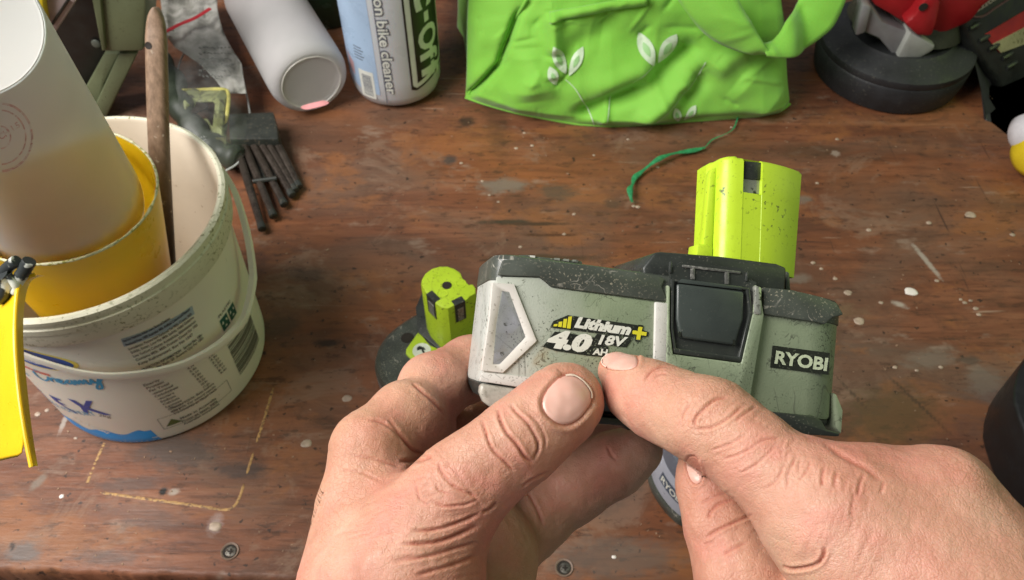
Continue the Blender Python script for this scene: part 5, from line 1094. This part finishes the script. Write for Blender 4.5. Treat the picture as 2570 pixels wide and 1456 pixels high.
# clear blister with crumpled yellow edged metal
g = G('clear_plastic'); g.set(col=(.75, .77, .74), rough=.10, alpha=g.ramp(g.noise(40, detail=3), (.35, .03), (.65, .13)), spec=1.0, coat=.6); g.bump(g.noise(60, detail=2), .3, .002); CLEAR = g.m
bl = thing('clear_blister', T(520, 330, 0), 'empty clear plastic blister shell lying behind the tub', 'packaging')
cbp = T(530, 250, .022); a1_ = T(612, 215, .022) - cbp; a2_ = T(500, 90, .022) - cbp
rings = []
for k in np.linspace(0, 1, 12):
    f = math.cos(k * math.pi / 2) ** .6; z = .030 * math.sin(k * math.pi / 2)
    rings.append([np.array([*(cbp + (a1_ * 1.0 * math.copysign(abs(math.cos(q)) ** .75, math.cos(q)) + a2_ * .95 * math.copysign(abs(math.sin(q)) ** .75, math.sin(q))) * (.35 + .65 * f) + a2_ * .1)[:2], .014 + z]) for q in np.linspace(0, 2 * math.pi, 48, endpoint=False)])
mesh('shell', *loft(rings, False, True), CLEAR, bl, ang=180)
rr2 = rings[0]; mesh('shell_edge', *tube(rr2 + [rr2[0]], .0008, 6, False), plastic('edge_glint', (.5, .52, .5), .15), bl)
mt_yg = plastic('olive_metal', (.20, .22, .09), .45, var=.25, vscale=80, dirt=(.05, .05, .02), dscale=200, damt=.5); mt_ye = plastic('yellow_edge', (.46, .42, .10), .4, var=.3, vscale=100)
br = thing('crumpled_bracket', T(520, 360, 0), 'crumpled olive metal scrap with yellow edge and round hole, beside the tub', 'scrap metal')
q = [(455, 225), (500, 224), (562, 222), (576, 240), (571, 290), (566, 340), (565, 372), (545, 358), (530, 332), (516, 322), (498, 328), (482, 308), (468, 298), (462, 260)]
def zc(u, v): return .030 + .006 * math.sin(u * .06) + .005 * math.sin(v * .05 + 1) - max(0, v - 290) * .0002
cc = (515, 280); ringsb = [[T(cc[0] + (u - cc[0]) * k, cc[1] + (v - cc[1]) * k, zc(cc[0] + (u - cc[0]) * k, cc[1] + (v - cc[1]) * k)) for u, v in q] for k in (1, .8, .6, .42)]
mesh('sheet', *loft(ringsb, False, False), mt_yg, br, ang=20, solid=.0015)
mesh('yellow_edge', *tube([T(u, v, zc(u, v) + .0008) for u, v in spline([(456, 228), (500, 226), (560, 225), (573, 240), (570, 285), (564, 312)], 30)], .0016, 8), mt_ye, br)
hh = T(490, 268, zc(490, 268) + .001); mesh('hole_cup', *lathe(hh - [0, 0, .001], hh + [0, .2, 1], [(0, .010), (.001, .0098), (.0012, .008)], 24), mt_hole, br)
mesh('bent_tab', *loft([[T(540, 345, .03), T(566, 345, .034), T(568, 372, .02), T(555, 366, .012)], [T(548, 350, .026), T(560, 350, .030), T(563, 365, .018), T(556, 362, .011)]]), mt_yg, br)
# dark tool handle between stick and blister
hn = thing('rubber_grip_tool', T(470, 340, 0), 'dark green rubber tool handle lying behind the stick', 'tool handle')
mt_dg = plastic('dark_green_rubber', (.022, .030, .018), .5, var=.3)
mesh('grip', *tube([T(u, v, z) for u, v, z in spline([(395, 150, .03), (430, 200, .03), (455, 270, .028), (490, 330, .022), (545, 375, .016), (600, 400, .012)], 40)], [.010 + .0015 * math.sin(i * .9) for i in range(40)], 14), mt_dg, hn)
mesh('ferrule', *tube([T(590, 396, .012), T(610, 406, .010)], [.0075, .006], 12), mt_tine, hn)
# zip bag with red seal
zb_ = thing('zip_bag', T(520, 150, 0), 'crumpled clear zip bag with a red seal strip behind the stick', 'plastic bag')
g = G('bag_film'); g.set(col=g.ramp(g.noise(60, detail=4), (.35, (.30, .30, .26)), (.6, (.62, .61, .56))), rough=.25, trans=.35, ior=1.1); g.bump(g.noise(50, detail=3), .8, .004); FILM = g.m
rows = [[T(u, v, .03 + .010 * mnoise.noise((u * .03, v * .04, 2))) for u in np.linspace(u0, u1, 22)] for v, u0, u1 in [(-20, 400, 545), (20, 405, 545), (45, 405, 550), (80, 408, 560), (120, 440, 580), (160, 500, 606), (200, 540, 612), (235, 565, 618)]]
mesh('film', *loft(rows, False, False, closed=False), FILM, zb_, ang=30, solid=.0003)
mesh('seal_strip', *tube([T(u, v, .042) for u, v in spline([(412, 82), (450, 62), (490, 45), (527, 22)], 20)], [.0022] * 20, 8, flat=.4), plastic('red_seal', (.50, .03, .04), .4), zb_)
mesh('seal_end', *tube([T(408, 75, .04), T(413, 108, .036)], .003, 8), plastic('red_seal2', (.45, .03, .03), .4), zb_)
vf = [tube([T(u, v, .043), T(u + a, v + b, .043)], .0006, 4) for u, v, a, b in [(500 + 9 * (i % 9), 120 + 14 * (i // 9), rng.uniform(3, 9), rng.uniform(-3, 5)) for i in range(54)]]
o = mesh('smudged_print', *join(*vf), plastic('smudge', (.09, .09, .08), .6), zb_); o['kind'] = 'stuff'

# ------------------------------------------------------------------ machine parts at the back left
mc = thing('machine_stand', T(180, 280, 0) + [0, .1, 0], 'olive green steel machine stand with black side panel at the back of the bench', 'machine')
mt_ol = plastic('olive_paint', (.115, .135, .070), .5, var=.15, vscale=25, dirt=(.06, .06, .03), damt=.62); mt_bk = plastic('black_panel_paint', (.010, .010, .008), .4, var=.3)
yb = T(200, 290, 0)[1] - .005
mesh('black_panel', *yprism([(-80, -80), (280, -80), (290, 60), (262, 130), (262, 300), (-80, 300)], yb + .030, .01), mt_bk, mc, bev=.001)
mesh('housing', *yprism([(216, -80), (372, -80), (359, 131), (256, 132)], yb - .01, .035), mt_ol, mc, bev=.003)
mesh('housing_lip', *yprism([(218, -60), (246, -60), (264, 128), (255, 131)], yb - .014, .008), mt_ol, mc, bev=.002)
mesh('leg', *yprism([(262, 134), (300, 134), (262, 210), (242, 300), (170, 300)], yb + .006, .02), mt_ol, mc, bev=.002)
mesh('leg_flange', *yprism([(298, 134), (345, 134), (264, 300), (222, 300)], yb - .002, .012), mt_ol, mc, bev=.002)
for u, v in ((131, 28), (241, 110), (197, 216)):
    p = hitplane(u, v, (0, yb + .028, 0), np.array([0, 1., 0])); mesh('panel_screw', *lathe(p, p - [0, 1, 0], [(0, .0038), (.0010, .0034), (.0016, .002)], 16), plastic('screw_dull', (.10, .11, .09), .5, metal=.3), mc)
lid = thing('yellow_canister', at(70, 30, .60), 'yellow edged pale canister peeping out behind the measuring cup', 'canister')
mesh('canister_side', *yprism([(20, -80), (215, -80), (190, 5), (134, 90), (118, 88), (108, 60), (60, -10)], yb - .02, .03), plastic('canister_lilac', (.33, .27, .26), .4, var=.1), lid, bev=.002)
mesh('canister_edge', *yprism([(60, -80), (104, -80), (108, 20), (116, 66), (100, 60), (78, 10)], yb - .028, .01), plastic('canister_yellow', (.62, .48, .02), .4), lid, bev=.001)
mesh('canister_rib', *tube([hitplane(u, v, (0, yb - .021, 0), np.array([0, 1., 0])) for u, v in ((172, 0), (160, 18), (132, 60))], .0012, 6), mt_bk, lid)

# ------------------------------------------------------------------ sander at the back right
sd_c = T(2215, 196, 0); sd_c = np.array([sd_c[0] + .004, sd_c[1] + .010, 0])
sd = thing('disc_sander', sd_c, 'black round based power tool with red housing and grey guard at the back right', 'power tool')
mt_rub = plastic('black_rubber', (.020, .021, .023), .55, var=.25, vscale=40, dirt=(.07, .07, .06), damt=.62); mt_olr = plastic('olive_black', (.040, .043, .028), .5, var=.2, dirt=(.09, .09, .06), damt=.6)
mesh('base_skirt', *lathe(sd_c, sd_c + [0, 0, 1], [(0, .060), (.002, .0635), (.012, .0655), (.026, .0665), (.0275, .0655)], 72, True, False), mt_rub, sd, ang=40)
mesh('base_flange', *lathe(sd_c, sd_c + [0, 0, 1], [(.0275, .0655), (.030, .0665), (.034, .066), (.038, .060), (.041, .048), (.044, .044)], 72, False, True), mt_rub, sd, ang=30)
sa = sd_c + np.array([.006, .012, .044]); sv = np.array([.06, .10, 1.0])
mesh('collar', *lathe(sa, sa + sv, [(0, .050), (.012, .046), (.030, .040), (.045, .038)], 48), mt_olr, sd, ang=30)
def gb(px, y0, th, name, m, bev=.002): return mesh(name, *yprism(px, y0, th), m, sd, bev=bev)
mt_gm = plastic('grey_guard', (.26, .26, .26), .42, var=.12, metal=.2)
gy = sd_c[1] - .035
gb([(2172, 20), (2188, 18), (2215, 55), (2284, 82), (2262, 150), (2240, 140), (2205, 98), (2172, 84)], gy, .03, 'guard', mt_gm, .003)
gb([(2166, 12), (2188, 18), (2172, 84), (2146, 92), (2152, 60)], gy - .004, .014, 'guard_arm', mt_gm); gb([(2284, 82), (2348, 116), (2340, 130), (2275, 165), (2248, 152)], gy - .006, .02, 'guard_arm', plastic('guard_light', (.33, .34, .31), .4))
mt_red = plastic('red_housing', (.36, .014, .018), .35, var=.2, vscale=40, bump=.05)
gb([(2175, -80), (2600, -80), (2470, 20), (2440, 60), (2345, 100), (2300, 88), (2262, 60), (2230, 40), (2190, 18)], gy + .004, .05, 'motor_housing', mt_red, .006)
gb([(2268, 62), (2292, 46), (2318, 6), (2350, -30), (2362, 10), (2352, 60), (2340, 96), (2300, 92)], gy - .008, .016, 'housing_boss', mt_red, .004)
hc_ = hitplane(2316, 18, (0, gy - .0085, 0), np.array([0, 1., 0])); mesh('boss_hole', *lathe(hc_, hc_ - [0, 1, 0], [(0, .0035), (.0005, .0033)], 20), mt_hole, sd)

# ------------------------------------------------------------------ black battery pack at the far right
bp_c = T(2560, 260, 0)
bp = thing('tool_battery_pack', bp_c, 'black ribbed battery pack with red and cream label at the right edge', 'battery')
yq = T(2480, 300, 0)[1]; mt_bp = plastic('pack_black', (.018, .020, .018), .4, var=.3, dirt=(.10, .10, .09), dscale=300, damt=.68)
nq = np.array([.45, -.80, .42]); nq /= np.linalg.norm(nq); Pq = at(2480, 120, .70)
def qprism(px, d0, d1):
    Q = [hitplane(u, v, Pq - nq * d0, nq) for u, v in px]; return loft([Q, [q - nq * (d1 - d0) for q in Q]])
mesh('pack_body', *qprism([(2403, 22), (2470, -60), (2760, -120), (2800, 300), (2560, 340), (2500, 205), (2478, 180), (2440, 120), (2415, 60)], 0, .05), mt_bp, bp, bev=.005, bseg=3)
low = [T(u, v, 0) for u, v in ((2478, 308), (2560, 372), (2800, 420), (2800, 60), (2450, 90))]
up_ = [hitplane(u, v, Pq - nq * .006, nq) for u, v in ((2440, 130), (2520, 300), (2780, 330), (2780, 0), (2440, 20))]
mesh('pack_foot', *loft([low, [(a + b) / 2 for a, b in zip(low, up_)], up_]), plastic('pack_dark', (.024, .024, .026), .5), bp, bev=.003)
lb_ = mesh('label', *qprism([(2470, 88), (2700, -50), (2760, 40), (2508, 132)], -.0008, .002), plastic('label_red', (.45, .025, .025), .4, var=.15), bp)
mesh('label_cream', *qprism([(2491, 111), (2760, -30), (2790, 30), (2512, 133)], -.0014, .0), plastic('label_cream', (.42, .38, .22), .5, dirt=(.12, .11, .04), dscale=300, damt=.56, var=.2), lb_)
nbp = mesh('badge', *tube([hitplane(u, v, Pq + nq * .0004, nq) for u, v in spline([(2560, -20), (2500, 18), (2468, 40), (2442, 42), (2436, 30), (2450, 8), (2490, -20)], 30)], .0011, 6), plastic('badge_pink', (.16, .07, .08), .4), bp)
mesh('badge_lettering', *text_vf('ozito', pxline((2446, 34), (2505, -4), 12, lambda U, V: hitplane(U, V, Pq + nq * .0010, nq)), .04), plastic('badge_ink', (.42, .34, .34), .4), nbp, smooth=False)
for u, v in ((2433, 68), (2457, 98), (2481, 120), (2515, 142), (2478 + 48, 165)):
    p = hitplane(u - 2, v + 6, Pq, nq); d = hitplane(u + 26, v - 10, Pq, nq) - p; mesh('grip_rib', *tube([p, p + d * .5, p + d * .9], [.0022, .0034, .002], 10), mt_bp, bp)

# white and yellow bottle at the right edge
wy = T(2600, 400, 0); wb = thing('small_bottle', wy, 'white and yellow plastic bottle lying half out of view at the right edge', 'bottle')
A_ = T(2585, 395, .022); Bt = T(2720, 330, .022)
mesh('bottle_body', *lathe(A_, Bt, [(-.006, .001), (-.005, .010), (0, .017), (.01, .021), (.08, .021)], 40), plastic('yellow_gloss', (.70, .52, .02), .3), wb, ang=60)
A2 = T(2578, 335, .030); mesh('bottle_cap', *lathe(A2, A2 + [.06, .01, 0], [(-.012, .001), (-.011, .008), (-.006, .0145), (.004, .017), (.06, .017)], 40), plastic('cap_white', (.62, .60, .62), .3), wb, ang=60)
# black case at the right, near the hand
bc_ = [(2578, 840), (2545, 850), (2518, 880), (2496, 920), (2485, 965), (2483, 1005), (2494, 1050), (2515, 1110), (2540, 1180), (2575, 1260), (2700, 1330), (2900, 1300), (2900, 860), (2700, 820)]
def kr(z, k):
    P = [T(u + 58, v + (v - 1000) * -.1, .045) for u, v in bc_]; c_ = np.mean(P, 0); return [np.array([*(c_ + (p - c_) * k)[:2], z]) for p in P]
kc = T(2700, 1060, 0); bk_ = thing('black_case', kc, 'plain black plastic case at the right edge beyond the pointing hand', 'case')
mt_cs = plastic('case_black', (.012, .012, .013), .42, var=.2, dirt=(.08, .08, .08), dscale=500, damt=.72)
mesh('case_body', *loft([kr(0, .9), kr(.004, .95), kr(.030, .985), kr(.0435, 1.0), kr(.0455, .985), kr(.0462, .93)]), mt_cs, bk_, ang=40, bev=.0012)
hp2 = kr(.0462, .75); mesh('case_lid', *loft([hp2, kr(.048, .73), kr(.0485, .68)], False, True), mt_cs, bk_, bev=.001)
